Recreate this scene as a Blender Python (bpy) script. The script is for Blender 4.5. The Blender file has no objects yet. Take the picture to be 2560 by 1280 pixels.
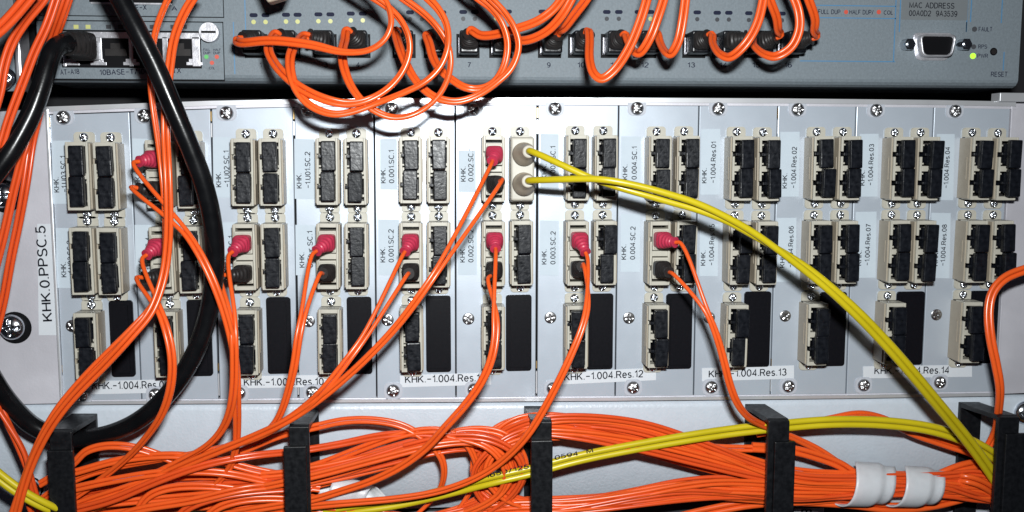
import bpy, bmesh, math, random
from mathutils import Vector, Matrix
random.seed(7)
sc = bpy.context.scene
col = sc.collection
MM = 0.001

# ---------------------------------------------------------------- camera
D = 420.0                                   # camera distance from the panel, mm
CAM = Vector((-50.0, -D, 45.0))
YAW, PIT, ROL, FPX = 0.0868, -0.1088, 0.0, 2384.0
cy_, sy_ = math.cos(YAW), math.sin(YAW)
cp_, sp_ = math.cos(PIT), math.sin(PIT)
cr_, sr_ = math.cos(ROL), math.sin(ROL)
A_ = Vector((cy_, -sy_, 0)); B_ = Vector((sy_, cy_, 0)); Z_ = Vector((0, 0, 1))
FWD = B_*cp_ + Z_*sp_
UP0 = -B_*sp_ + Z_*cp_
RIGHT = A_*cr_ - UP0*sr_
UP = A_*sr_ + UP0*cr_
cam = bpy.data.cameras.new('camera'); co = bpy.data.objects.new('camera', cam); col.objects.link(co)
cam.sensor_width = 36; cam.lens = FPX/2560*36; cam.clip_start = 0.01; cam.clip_end = 20
rot = Matrix((RIGHT, UP, -FWD)).transposed()
co.matrix_world = Matrix.Translation(CAM*MM) @ rot.to_4x4()
sc.camera = co

# ---------------------------------------------------------------- light
w = bpy.data.worlds.new('World'); sc.world = w; w.use_nodes = True
bg = w.node_tree.nodes['Background']; bg.inputs[0].default_value = (0.55, 0.6, 0.85, 1); bg.inputs[1].default_value = 0.016
fl = bpy.data.lights.new('camera_flash', 'AREA'); fl.shape = 'RECTANGLE'; fl.size = 0.030; fl.size_y = 0.014
fl.energy = 2.8; fl.color = (0.97, 1.0, 1.0)
fo = bpy.data.objects.new('camera_flash', fl); col.objects.link(fo)
fo.location = (CAM + Vector((18, 6, 58)))*MM
fo.rotation_euler = (math.radians(90-20), 0, 0)
sc.view_settings.view_transform = 'Standard'; sc.view_settings.look = 'None'
sc.view_settings.gamma = 1; sc.view_settings.use_curve_mapping = False; sc.view_settings.exposure = 0.0
sc.cycles.max_bounces = 6; sc.cycles.use_denoising = True

def U(px, py, h=0.0):                       # image point -> world point (mm) on the plane h mm in front of the panel
    d = FWD*FPX + RIGHT*(px-1280) + UP*(640-py)
    t = (-h - CAM.y)/d.y
    return CAM + d*t

# ---------------------------------------------------------------- materials
def mat(name, base, rough=0.5, metal=0.0, var=0.0, vscale=200.0, rvar=0.0, bump=0.0, bscale=900.0, emit=None, spec=0.5, coat=0.0, sss=0.0, stretch=None, bdist=0.0003):
    m = bpy.data.materials.new(name); m.use_nodes = True
    nt = m.node_tree; b = nt.nodes['Principled BSDF']
    b.inputs['Base Color'].default_value = (*base, 1); b.inputs['Roughness'].default_value = rough
    b.inputs['Metallic'].default_value = metal; b.inputs['Specular IOR Level'].default_value = spec
    b.inputs['Coat Weight'].default_value = coat; b.inputs['Coat Roughness'].default_value = 0.15
    if sss:
        b.inputs['Subsurface Weight'].default_value = sss; b.inputs['Subsurface Radius'].default_value = (0.004, 0.003, 0.003)
        b.inputs['Subsurface Scale'].default_value = 1.0
    if emit:
        b.inputs['Emission Color'].default_value = (*emit[0], 1); b.inputs['Emission Strength'].default_value = emit[1]
    tc = nt.nodes.new('ShaderNodeTexCoord')
    src = tc.outputs['Object']
    if stretch:
        mp = nt.nodes.new('ShaderNodeMapping'); mp.inputs['Scale'].default_value = stretch
        nt.links.new(src, mp.inputs[0]); src = mp.outputs[0]
    n = nt.nodes.new('ShaderNodeTexNoise'); n.inputs['Scale'].default_value = vscale; n.inputs['Detail'].default_value = 6
    nt.links.new(src, n.inputs['Vector'])
    if var:
        r = nt.nodes.new('ShaderNodeMapRange'); r.inputs['From Min'].default_value = 0.3; r.inputs['From Max'].default_value = 0.7
        r.inputs['To Min'].default_value = 1-var; r.inputs['To Max'].default_value = 1+var
        nt.links.new(n.outputs[0], r.inputs[0])
        mx = nt.nodes.new('ShaderNodeVectorMath'); mx.operation = 'SCALE'; mx.inputs[0].default_value = base
        nt.links.new(r.outputs[0], mx.inputs['Scale']); nt.links.new(mx.outputs[0], b.inputs['Base Color'])
    if rvar:
        r = nt.nodes.new('ShaderNodeMapRange'); r.inputs['From Min'].default_value = 0.3; r.inputs['From Max'].default_value = 0.7
        r.inputs['To Min'].default_value = rough-rvar; r.inputs['To Max'].default_value = rough+rvar
        nt.links.new(n.outputs[0], r.inputs[0]); nt.links.new(r.outputs[0], b.inputs['Roughness'])
    if bump:
        n2 = nt.nodes.new('ShaderNodeTexNoise'); n2.inputs['Scale'].default_value = bscale; n2.inputs['Detail'].default_value = 4
        nt.links.new(src, n2.inputs['Vector'])
        bp = nt.nodes.new('ShaderNodeBump'); bp.inputs['Strength'].default_value = bump; bp.inputs['Distance'].default_value = bdist
        nt.links.new(n2.outputs[0], bp.inputs['Height']); nt.links.new(bp.outputs[0], b.inputs['Normal'])
    return m

M = {}
M['panel'] = mat('painted_panel', (0.455, 0.505, 0.572), 0.36, 0.30, var=0.02, vscale=60, rvar=0.03, bump=0.06, bscale=1500)
M['alu'] = mat('bare_aluminium', (0.58, 0.57, 0.62), 0.48, 0.3, var=0.08, vscale=45, rvar=0.06, bump=0.15, bscale=1200)
M['rail'] = mat('rail_aluminium', (0.72, 0.73, 0.76), 0.34, 0.6, var=0.05, vscale=90)
M['switch'] = mat('textured_grey_steel', (0.160, 0.190, 0.214), 0.62, 0.0, var=0.10, vscale=900, bump=0.5, bscale=2000)
M['plate'] = mat('hammered_grey_paint', (0.50, 0.553, 0.615), 0.34, 0.0, var=0.03, vscale=200, bump=0.35, bscale=750, bdist=0.0005)
M['beige'] = mat('beige_plastic', (0.43, 0.41, 0.35), 0.42, var=0.06, vscale=250)
M['taupe'] = mat('taupe_plastic', (0.33, 0.285, 0.22), 0.45, var=0.05, vscale=250)
M['cap'] = mat('black_rubber', (0.005, 0.006, 0.009), 0.35, var=0.4, vscale=420, rvar=0.10, bump=0.35, bscale=800, spec=0.32)
M['blank'] = mat('black_blanking_plastic', (0.005, 0.005, 0.007), 0.38, var=0.1, vscale=900, rvar=0.02, spec=0.13)
M['ring'] = mat('black_steel', (0.005, 0.0055, 0.007), 0.40, var=0.3, vscale=500, rvar=0.08, bump=0.12, bscale=1500, spec=0.30)
M['dulltin'] = mat('dull_port_metal', (0.30, 0.30, 0.33), 0.42, 0.85, var=0.2, vscale=300, bump=0.4, bscale=500)
M['chrome'] = mat('bright_screw_steel', (0.62, 0.65, 0.70), 0.20, 1.0, var=0.1, vscale=900)
M['dimscrew'] = mat('dull_nickel', (0.45, 0.45, 0.46), 0.30, 1.0, var=0.15, vscale=900)
M['tin'] = mat('tinned_shield', (0.62, 0.62, 0.66), 0.40, 0.75, var=0.15, vscale=300, bump=0.5, bscale=400)
M['collar'] = mat('grey_collar', (0.42, 0.44, 0.49), 0.4, var=0.04)
M['black'] = mat('matt_black', (0.003, 0.003, 0.004), 0.6, spec=0.12)
M['void'] = mat('dark_interior', (0.006, 0.006, 0.008), 0.8)
M['orange'] = mat('orange_cord_jacket', (0.71, 0.092, 0.014), 0.28, var=0.06, vscale=60, rvar=0.05)
M['orange_dim'] = mat('dimmed_orange_cord_jacket', (0.63, 0.070, 0.013), 0.28, var=0.06, vscale=60, rvar=0.05)  # same orange darkened as if out of the flash; alternates in bundles too
M['yellow'] = mat('yellow_cord_jacket', (0.50, 0.40, 0.009), 0.32, var=0.05, vscale=60, rvar=0.05)
M['red'] = mat('pinkish_red_boot', (0.44, 0.03, 0.07), 0.40, var=0.08, vscale=300, sss=0.08)
M['boot'] = mat('dark_grey_boot', (0.018, 0.016, 0.016), 0.42, var=0.2, vscale=300, spec=0.35)
M['jacket'] = mat('black_cable_jacket', (0.004, 0.0042, 0.005), 0.25, var=0.3, vscale=120, rvar=0.05, bump=0.08, spec=0.28)
M['sticker'] = mat('matt_label_paper', (0.46, 0.525, 0.585), 0.62, var=0.02, spec=0.25)
M['strip'] = mat('white_label_tape', (0.58, 0.61, 0.65), 0.45, var=0.02)
M['ink'] = mat('black_ink', (0.012, 0.013, 0.02), 0.6, spec=0.1)
M['navy'] = mat('navy_print', (0.012, 0.015, 0.035), 0.6, spec=0.1)
M['blue'] = mat('blue_print', (0.07, 0.20, 0.36), 0.5)
M['redprint'] = mat('red_print', (0.55, 0.08, 0.05), 0.5)
M['greenprint'] = mat('green_print', (0.10, 0.45, 0.12), 0.5)
M['led'] = mat('lit_green_indicator', (0.3, 0.7, 0.05), 0.3, emit=((0.42, 1.0, 0.04), 1.1))
M['ledon'] = mat('lit_amber_indicator', (0.42, 0.42, 0.16), 0.4, emit=((0.62, 0.65, 0.2), 0.15))
M['ledoff'] = mat('unlit_indicator', (0.06, 0.063, 0.07), 0.4, spec=0.1)
M['sleeve'] = mat('milky_plastic', (0.56, 0.565, 0.60), 0.40, sss=0.3, var=0.05)
M['brass'] = mat('brass_finger', (0.6, 0.42, 0.2), 0.35, 1.0)
M['greylabel'] = mat('grey_label_film', (0.15, 0.165, 0.175), 0.5, var=0.03)
M['lowdev'] = mat('dark_device_face', (0.05, 0.053, 0.06), 0.5, var=0.1, vscale=600)

# ---------------------------------------------------------------- mesh helpers (all in mm)
class MB:
    def __init__(s): s.v = []; s.f = []; s.smooth = []
    def add(s, vs, fs, smooth=False):
        o = len(s.v); s.v += [Vector(v) for v in vs]
        s.f += [tuple(i+o for i in f) for f in fs]; s.smooth += [smooth]*len(fs)
    def bm(s, bm, smooth=False):
        bm.verts.ensure_lookup_table(); bm.verts.index_update()
        s.add([v.co.copy() for v in bm.verts], [[v.index for v in f.verts] for f in bm.faces], smooth); bm.free()
    def hexa(s, q0, q1, bev=0.0, seg=2, smooth=False):        # q0: back quad, q1: front quad (same winding)
        bm = bmesh.new(); vs = [bm.verts.new(p) for p in list(q0)+list(q1)]
        for f in ((3, 2, 1, 0), (4, 5, 6, 7), (0, 1, 5, 4), (1, 2, 6, 5), (2, 3, 7, 6), (3, 0, 4, 7)):
            bm.faces.new([vs[i] for i in f])
        bmesh.ops.recalc_face_normals(bm, faces=bm.faces)
        if bev > 0:
            bmesh.ops.bevel(bm, geom=list(bm.edges), offset=bev, segments=seg, profile=0.5, affect='EDGES', clamp_overlap=True)
        s.bm(bm, smooth or False)
    def box(s, x0, x1, y0, y1, z0, z1, bev=0.0, seg=2):
        if x0 > x1: x0, x1 = x1, x0
        if z0 > z1: z0, z1 = z1, z0
        if y0 > y1: y0, y1 = y1, y0
        q0 = [(x0, y1, z0), (x1, y1, z0), (x1, y1, z1), (x0, y1, z1)]
        q1 = [(x0, y0, z0), (x1, y0, z0), (x1, y0, z1), (x0, y0, z1)]
        s.hexa([Vector(p) for p in q0], [Vector(p) for p in q1], bev, seg)
    def pbox(s, px0, py0, px1, py1, h0, h1, bev=0.0, seg=2):   # axis-aligned box whose front (h1) fills the image rectangle
        a = U(px0, py0, h1); b = U(px1, py1, h1); c = U(px1, py0, h1); d = U(px0, py1, h1)
        s.box((a.x+d.x)/2, (b.x+c.x)/2, -h0, -h1, (b.z+d.z)/2, (a.z+c.z)/2, bev, seg)
    def quadbox(s, pts, h0, h1, bev=0.0, seg=2):               # four image points TL TR BR BL at front height h1
        q1 = [U(px, py, h1) for px, py in (pts[3], pts[2], pts[1], pts[0])]
        q0 = [Vector((p.x, -h0, p.z)) for p in q1]
        s.hexa(q0, q1, bev, seg)
    def disc(s, c, r, y0, y1, n=24, rz=None, smooth=False):     # cylinder along Y, front at y1
        rz = rz or r
        vs = []
        for y in (y0, y1):
            for k in range(n):
                a = 2*math.pi*k/n; vs.append((c[0]+r*math.cos(a), y, c[1]+rz*math.sin(a)))
        fs = [(k, (k+1) % n, n+(k+1) % n, n+k) for k in range(n)]
        s.add(vs, fs, True); s.add(vs[n:], [tuple(range(n))], False); s.add(vs[:n], [tuple(reversed(range(n)))], False)
    def prism(s, outline, y0, y1, bev=0.0):                    # outline list of (x,z)
        bm = bmesh.new(); n = len(outline)
        a = [bm.verts.new((x, y0, z)) for x, z in outline]; b = [bm.verts.new((x, y1, z)) for x, z in outline]
        bm.faces.new(a); bf = bm.faces.new(b)
        for k in range(n): bm.faces.new((a[k], a[(k+1) % n], b[(k+1) % n], b[k]))
        bmesh.ops.recalc_face_normals(bm, faces=bm.faces)
        if bev: bmesh.ops.bevel(bm, geom=[e for e in bm.edges if all(v in b for v in e.verts)], offset=bev, segments=2, affect='EDGES')
        s.bm(bm)
    def tube(s, pts, rad, n=12, frames=None, sq=None, cap=True, stretch=1.0):
        P = [Vector(p) for p in pts]; m = len(P)
        if not hasattr(rad, '__len__'): rad = [rad]*m
        T = [(P[min(i+1, m-1)]-P[max(i-1, 0)]).normalized() for i in range(m)]
        ref = Vector((0, 0, 1)) if abs(T[0].z) < 0.8 else Vector((1, 0, 0))
        N = (ref - T[0]*ref.dot(T[0])).normalized()
        vs = []
        for i in range(m):
            N = (N - T[i]*N.dot(T[i])).normalized(); Bn = T[i].cross(N)
            e = sq[i] if sq else 2.0
            for k in range(n):
                a = 2*math.pi*k/n; c_, s_ = math.cos(a), math.sin(a)
                x = math.copysign(abs(c_)**(2/e), c_); y = math.copysign(abs(s_)**(2/e), s_)
                vs.append(P[i] + (N*x*stretch + Bn*y)*rad[i])
        fs = []
        for i in range(m-1):
            for k in range(n):
                k2 = (k+1) % n; fs.append((i*n+k, i*n+k2, (i+1)*n+k2, (i+1)*n+k))
        s.add(vs, fs, True)
        if cap:
            s.add(vs[:n], [tuple(reversed(range(n)))]); s.add(vs[-n:], [tuple(range(n))])
    def mesh(s, name, mt, origin=Vector((0, 0, 0))):
        me = bpy.data.meshes.new(name)
        me.from_pydata([tuple((v-origin)*MM) for v in s.v], [], s.f)
        for p, sm in zip(me.polygons, s.smooth): p.use_smooth = sm
        me.materials.append(mt)
        bm = bmesh.new(); bm.from_mesh(me); bmesh.ops.recalc_face_normals(bm, faces=bm.faces); bm.to_mesh(me); bm.free()
        me.update()
        return me

def link(name, me, parent=None, loc=None):
    o = bpy.data.objects.new(name, me); col.objects.link(o)
    if parent is not None:
        o.parent = parent; o.location = Vector((0, 0, 0))
        if loc is not None: o.location = Vector(loc)*MM - Vector(parent['_o'])*MM if '_o' in parent else Vector(loc)*MM
    elif loc is not None: o.location = Vector(loc)*MM
    return o
def tag(o, label, cat, group=None, kind=None):
    if label: o['label'] = label
    if cat: o['category'] = cat
    if group: o['group'] = group
    if kind: o['kind'] = kind
    return o
ORG = {}
def thing(name, label, cat, loc, group=None):
    o = bpy.data.objects.new(name, None); col.objects.link(o); o.empty_display_size = 0.005
    o.location = Vector(loc)*MM; ORG[o.name] = Vector(loc)
    return tag(o, label, cat, group)
def part(mb, name, mt, parent=None, label=None):               # mesh given in world mm
    if parent is None: return link(name, mb.mesh(name, mt))
    org = ORG[parent.name]
    o = link(name, mb.mesh(name, mt, org)); o.parent = parent; ORG[o.name] = org
    if label: o['label'] = label
    return o
def inst(me, name, parent, loc, rot=None):                     # shared mesh at a world position (mm)
    o = bpy.data.objects.new(name, me); col.objects.link(o)
    if parent is not None:
        o.parent = parent; o.location = (Vector(loc)-ORG[parent.name])*MM
    else: o.location = Vector(loc)*MM
    if rot: o.rotation_euler = rot
    ORG[o.name] = Vector(loc)
    return o

def catmull(P, per=8, smooth=2):
    P = [Vector(p) for p in P]
    if len(P) < 3: return [P[0].lerp(P[-1], k/per) for k in range(per+1)]
    Q = [P[0]*2-P[1]] + P + [P[-1]*2-P[-2]]
    out = []
    for i in range(1, len(Q)-2):
        p0, p1, p2, p3 = Q[i-1], Q[i], Q[i+1], Q[i+2]
        # centripetal-ish tangents
        d1 = max((p2-p1).length, 1e-4)
        t0 = max((p1-p0).length, 1e-4)**0.5; t1 = d1**0.5; t2 = max((p3-p2).length, 1e-4)**0.5
        m1 = ((p1-p0)/t0 - (p2-p0)/(t0+t1) + (p2-p1)/t1)*t1
        m2 = ((p2-p1)/t1 - (p3-p1)/(t1+t2) + (p3-p2)/t2)*t1
        for k in range(per):
            u = k/per; u2 = u*u; u3 = u2*u
            out.append(p1*(2*u3-3*u2+1) + m1*(u3-2*u2+u) + p2*(-2*u3+3*u2) + m2*(u3-u2))
    out.append(P[-1])
    for _ in range(smooth):
        out = [out[0]] + [(out[i-1]+out[i]*2+out[i+1])/4 for i in range(1, len(out)-1)] + [out[-1]]
    return out
def world(pts):
    return [U(*p) for p in pts]
def pair_offsets(C, r, phi):                                   # C dense centre line; phi list of twist values spread along it
    m = len(C); a_, b_ = [], []; prev = None
    for i in range(m):
        t = (C[min(i+1, m-1)]-C[max(i-1, 0)]).normalized()
        v = Vector((0, -1, 0)); n = v - t*v.dot(t)
        if n.length < 0.3: n = (prev - t*prev.dot(t)) if prev is not None else Vector((0, 0, 1)) - t*t.z
        n.normalize(); prev = n; b = t.cross(n)
        u = i/(m-1)*(len(phi)-1); k = min(int(u), len(phi)-2) if len(phi) > 1 else 0
        f = phi[0] if len(phi) == 1 else phi[k]+(phi[k+1]-phi[k])*(0.5-0.5*math.cos(math.pi*(u-k)))
        d = (b*math.cos(f) + n*math.sin(f))*r*1.02
        a_.append(C[i]+d); b_.append(C[i]-d)
    return a_, b_

# a plain sans-serif stroke alphabet: cap height 1, each glyph = (width, strokes)
def arc(cx, cy, rx, ry, a0, a1, n=10):
    return [(cx+rx*math.cos(math.radians(a0+(a1-a0)*k/n)), cy+ry*math.sin(math.radians(a0+(a1-a0)*k/n))) for k in range(n+1)]
O_ = arc(.36, .5, .36, .5, 90, 450, 24)
S_ = arc(.30, .745, .27, .255, 25, 270, 12)+arc(.30, .245, .30, .245, 90, -160, 12)
GLYPH = {
 'K': (.66, [[(0, 0), (0, 1)], [(.62, 1), (0, .36)], [(.22, .58), (.66, 0)]]), 'H': (.62, [[(0, 0), (0, 1)], [(.62, 0), (.62, 1)], [(0, .52), (.62, .52)]]),
 '.': (.06, [[(.03, 0), (.03, .11)]]), '-': (.52, [[(0, .46), (.52, .46)]]), '/': (.36, [[(0, -.05), (.36, 1.05)]]),
 '0': (.54, [arc(.27, .5, .27, .5, 90, 450, 20)]), '1': (.30, [[(0, .76), (.2, .84), (.27, 1), (.27, 0)]]),
 '2': (.54, [arc(.27, .72, .26, .28, 165, -35, 10)+[(.0, .04), (0, 0), (.54, 0)]]),
 '3': (.52, [arc(.25, .755, .22, .245, 160, -90, 10), arc(.25, .26, .27, .26, 90, -160, 12)]),
 '4': (.56, [[(.42, 0), (.42, 1), (0, .27), (.56, .27)]]), '5': (.54, [[(.48, 1), (.1, 1), (.04, .5)]+arc(.25, .32, .28, .32, 130, -160, 12)]),
 '6': (.54, [arc(.27, .32, .27, .32, 90, 450, 18), arc(.30, .5, .30, .5, 50, 190, 10)]), '7': (.52, [[(0, 1), (.52, 1), (.3, .5), (.18, 0)]]),
 '8': (.54, [arc(.27, .76, .23, .24, 90, 450, 16), arc(.27, .26, .27, .26, 90, 450, 16)]), '9': (.54, [arc(.27, .68, .27, .32, 90, 450, 18), arc(.24, .5, .30, .5, 10, -130, 10)]),
 'P': (.58, [[(0, 0), (0, 1), (.32, 1)]+arc(.32, .735, .26, .265, 90, -90, 8)+[(0, .47)]]), 'S': (.6, [S_]),
 'C': (.66, [arc(.36, .5, .36, .5, 48, 312, 18)]), 'U': (.6, [[(0, 1), (0, .3)]+arc(.3, .3, .3, .3, 180, 360, 10)+[(.6, 1)]]),
 'R': (.62, [[(0, 0), (0, 1), (.34, 1)]+arc(.34, .745, .25, .255, 90, -90, 8)+[(0, .49)], [(.36, .49), (.62, 0)]]),
 'e': (.5, [[(.0, .38), (.5, .38)]+arc(.25, .36, .25, .36, 5, 320, 14)]), 's': (.44, [arc(.22, .53, .19, .185, 30, 270, 9)+arc(.22, .175, .21, .175, 90, -155, 9)]),
 'r': (.28, [[(0, 0), (0, .7)], [(0, .42)]+arc(.26, .42, .26, .28, 170, 80, 6)]), 'u': (.46, [[(0, .7), (0, .24)]+arc(.23, .24, .23, .24, 180, 360, 8)+[(.46, .7)], [(.46, .3), (.46, 0)]]),
 'l': (.04, [[(.02, 0), (.02, 1)]]), 'F': (.52, [[(0, 0), (0, 1), (.52, 1)], [(0, .52), (.45, .52)]]), 'E': (.54, [[(.54, 0), (0, 0), (0, 1), (.52, 1)], [(0, .52), (.48, .52)]]),
 'L': (.48, [[(0, 1), (0, 0), (.48, 0)]]), 'M': (.72, [[(0, 0), (0, 1), (.36, .1), (.72, 1), (.72, 0)]]), 'A': (.66, [[(0, 0), (.33, 1), (.66, 0)], [(.12, .36), (.54, .36)]]),
 'D': (.64, [[(0, 0), (0, 1), (.27, 1)]+arc(.27, .5, .37, .5, 90, -90, 12)+[(0, 0)]]), 'B': (.58, [[(.3, .52), (0, .52), (0, 1), (.3, 1)]+arc(.3, .76, .23, .24, 90, -90, 8)+arc(.3, .26, .28, .26, 90, -90, 8)+[(0, 0), (0, .52)]]),
 'T': (.6, [[(0, 1), (.6, 1)], [(.3, 1), (.3, 0)]]), 'X': (.6, [[(0, 0), (.6, 1)], [(0, 1), (.6, 0)]]), 'W': (.86, [[(0, 1), (.22, 0), (.43, .95), (.64, 0), (.86, 1)]]),
 'm': (.74, [[(0, 0), (0, .7)], [(0, .45)]+arc(.185, .5, .185, .2, 180, 0, 8)+[(.37, 0)], [(.37, .5)]+arc(.555, .5, .185, .2, 180, 0, 8)+[(.74, 0)]]),
 'n': (.44, [[(0, 0), (0, .7)], [(0, .45)]+arc(.22, .48, .22, .22, 180, 0, 8)+[(.44, 0)]]), 'y': (.46, [[(0, .7), (.23, .02)], [(.46, .7), (.2, -.12), (.1, -.22), (0, -.22)]]),
 'O': (.72, [O_]), ' ': (.24, [])}
def ribbon(st, w):
    closed = math.dist(st[0], st[-1]) < 1e-4
    st = [p for k, p in enumerate(st) if k == 0 or math.dist(p, st[k-1]) > 1e-4]
    P = [Vector(p) for p in (st[:-1] if closed else st)]; n = len(P); L = []; R = []
    for k in range(n):
        a = P[k-1] if (k > 0 or closed) else None; b = P[(k+1) % n] if (k < n-1 or closed) else None
        d0 = (P[k]-a).normalized() if a is not None and (P[k]-a).length > 1e-6 else None
        d1 = (b-P[k]).normalized() if b is not None and (b-P[k]).length > 1e-6 else None
        if d0 is None: d0 = d1
        if d1 is None: d1 = d0
        m_ = Vector((-(d0.y+d1.y), d0.x+d1.x))
        m_ = m_.normalized() if m_.length > 1e-3 else Vector((-d0.y, d0.x))
        c = max(0.45, m_.dot(Vector((-d0.y, d0.x))))
        L.append(P[k]+m_*(w/c)); R.append(P[k]-m_*(w/c))
    vs = L+R; fs = [(k, k+1, n+k+1, n+k) for k in range(n-1)]
    if closed: fs.append((n-1, 0, n, 2*n-1))
    return vs, fs
def lettering(text, p0, p1, h, parent, mt=None, height=10, name='lettering', off=0.12, bold=0.078):
    """text from image point p0 to image point p1 (baseline), cap height in image px"""
    vs, fs = [], []; x = 0.0
    for ch in text:
        wd, strokes = GLYPH[ch]
        for st in strokes:
            v, f = ribbon(st, bold); o = len(vs)
            vs += [(x+q.x, q.y) for q in v]; fs += [tuple(t+o for t in g) for g in f]
        x += wd+0.24
    w1 = x-0.24
    a = U(p0[0], p0[1], h+off); b = U(p1[0], p1[1], h+off)
    X = b-a; L = X.length; X = X/L; Y = Vector((-X.z, 0, X.x))
    sx = L/w1; sy = height*0.178
    org = ORG[parent.name]
    me = bpy.data.meshes.new(name)
    me.from_pydata([tuple((a + X*(u*sx) + Y*(v*sy) - org)*MM) for u, v in vs], [], fs)
    me.materials.append(mt or M['ink'])
    o = bpy.data.objects.new(name, me); col.objects.link(o); o.parent = parent; ORG[o.name] = org
    return o

# ---------------------------------------------------------------- shared meshes
def screw_mesh(name, r, dome, mt, slot=0.13):
    mb = MB(); nr, na = 11, 40
    vs = [(0, -dome+dome*0.62, 0)]; fs = []
    for i in range(1, nr+1):
        rr = r*i/nr
        for k in range(na):
            a = 2*math.pi*k/na; x, z = rr*math.cos(a), rr*math.sin(a)
            y = -dome*math.sqrt(max(0, 1-(rr/r)**2*0.98))
            hw = slot*r*(1-0.35*rr/r)
            if (abs(x) < hw or abs(z) < hw) and rr < r*0.66: y += dome*0.62
            vs.append((x, y, z))
    for k in range(na): fs.append((0, 1+k, 1+(k+1) % na))
    for i in range(nr-1):
        for k in range(na):
            a = 1+i*na+k; b = 1+i*na+(k+1) % na; fs.append((a, a+na, b+na, b))
    base = len(vs)
    for k in range(na):
        x, y, z = vs[1+(nr-1)*na+k]; vs.append((x, 0.2, z))
    for k in range(na): fs.append((1+(nr-1)*na+k, base+k, base+(k+1) % na, 1+(nr-1)*na+(k+1) % na))
    mb.add(vs, fs, True)
    return mb.mesh(name, mt)
ME_SCREW = screw_mesh('screw', 3.0, 2.0, M['dimscrew'])
ME_SMALL = screw_mesh('screw', 1.95, 1.3, M['chrome'], 0.16)
ME_FLAT = screw_mesh('screw', 2.7, 0.5, M['dimscrew'], 0.14)
ME_BIG = screw_mesh('screw', 5.6, 3.6, M['chrome'], 0.12)
def obround(wd, ht, n=10):
    pts = []
    r = ht/2
    for k in range(n+1):
        a = -math.pi/2+math.pi*k/n; pts.append((wd/2-r+r*math.cos(a), r*math.sin(a)))
    for k in range(n+1):
        a = math.pi/2+math.pi*k/n; pts.append((-wd/2+r+r*math.cos(a), r*math.sin(a)))
    return pts
def rrect(x0, x1, z0, z1, r, n=5):
    pts = []
    for cx, cz, a0 in ((x1-r, z0+r, -90), (x1-r, z1-r, 0), (x0+r, z1-r, 90), (x0+r, z0+r, 180)):
        for k in range(n+1):
            a = math.radians(a0+90*k/n); pts.append((cx+r*math.cos(a), cz+r*math.sin(a)))
    return pts
mb = MB(); mb.prism(rrect(-4.2, 4.2, -3.6, 4.0, 2.6), 0, -0.5, 0.2); ME_COLLAR = mb.mesh('collar', M['collar'])

# adapter: flange tab + body with two pockets, key slots on the left wall
BW, BH, BD = 8.9, 28.2, 10.4
def adapter_mesh(slots=True):
    mb = MB()
    mb.prism(rrect(-4.3, 4.3, -18.4, 18.4, 1.6), 0, -1.0, 0.25)
    t = 0.95
    x0, x1, z0, z1 = -BW/2, BW/2, -BH/2, BH/2
    mb.box(x1-t, x1, -3.0, -BD, z0, z1, 0.18)                              # right wall
    for a, b in ((z1-1.7, z1), (-1.2, 1.2), (z0, z0+1.7)): mb.box(x0+t, x1-t, -3.0, -BD+0.05, a, b, 0.12)
    zs = [z0, -6.35-1.1, -6.35+1.1, 6.35-1.1, 6.35+1.1, z1]
    for a, b in ((0, 1), (2, 3), (4, 5)): mb.box(x0, x0+t, -3.0, -BD, zs[a], zs[b], 0.12)
    for zc in (-6.35, 6.35): mb.box(x0, x0+t, -3.0, -BD+3.4, zc-1.1, zc+1.1)
    for zc in (-6.35, 6.35):                                              # teeth in the pockets
        for dz in (-4.1, 4.1): mb.box(x0+t, x0+t+0.9, -3.0, -BD+0.5, zc+dz-0.35, zc+dz+0.35)
        for dz in (-3.9, 3.9): mb.box(x1-t-1.0, x1-t, -3.0, -BD+0.4, zc+dz-0.5, zc+dz+0.5)
    return mb.mesh('adapter', M['beige'])
ME_ADAPT = adapter_mesh()
mb = MB(); mb.box(-0.32, 0.32, 0, -BD+1.4, -BH/2+0.5, BH/2-0.5, 0.12); mb.box(-0.5, 0.5, -BD+3.4, -BD+5.0, -5, 5, 0.1); ME_CLIP = mb.mesh('side_clip', M['taupe'])  # darker taupe stands in for the shadowed channel along the body
mb = MB(); mb.box(-BW/2, BW/2, -0.9, -3.02, -BH/2, BH/2); ME_FLOOR = mb.mesh('socket_floor', M['boot'])  # dark floor colour paints in the pocket shade around caps and plugs
# dust cap: stem in the pocket, tapered neck, key bar, block head
def cap_mesh(hw, d):
    mb = MB()
    mb.box(-2.6, 2.6, -3.2, -10.4, -4.2, 4.2, 0.3)
    q0 = [Vector(p) for p in ((-2.9, -10.3, -4.6), (2.9, -10.3, -4.6), (2.9, -10.3, 4.6), (-2.9, -10.3, 4.6))]
    q1 = [Vector(p) for p in ((-2.0, -d+2.8, -2.6), (2.0, -d+2.8, -2.6), (2.0, -d+2.8, 2.6), (-2.0, -d+2.8, 2.6))]
    mb.hexa(q0, q1)
    mb.box(-4.35, 0, -9.6, -11.3, -0.62, 0.62, 0.15)
    mb.box(-hw, hw, -d+2.9, -d, -6.2, 6.25, 0.5, 3)
    mb.box(-hw+0.25, hw-0.25, -d+0.1, -d-0.12, 0.15, 5.7, 0.1)             # moulding step
    return mb.mesh('dust_plug', M['cap'])
ME_CAPS = [cap_mesh(2.85, 14.4), cap_mesh(2.8, 14.9), cap_mesh(2.95, 14.0)]

# ---------------------------------------------------------------- backdrop (dark rack interior)
mb = MB(); mb.box(-500, 500, 60, 70, -400, 400)
tag(part(mb, 'background', M['void']), 'dark empty space inside the rack', None, kind='structure')

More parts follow.
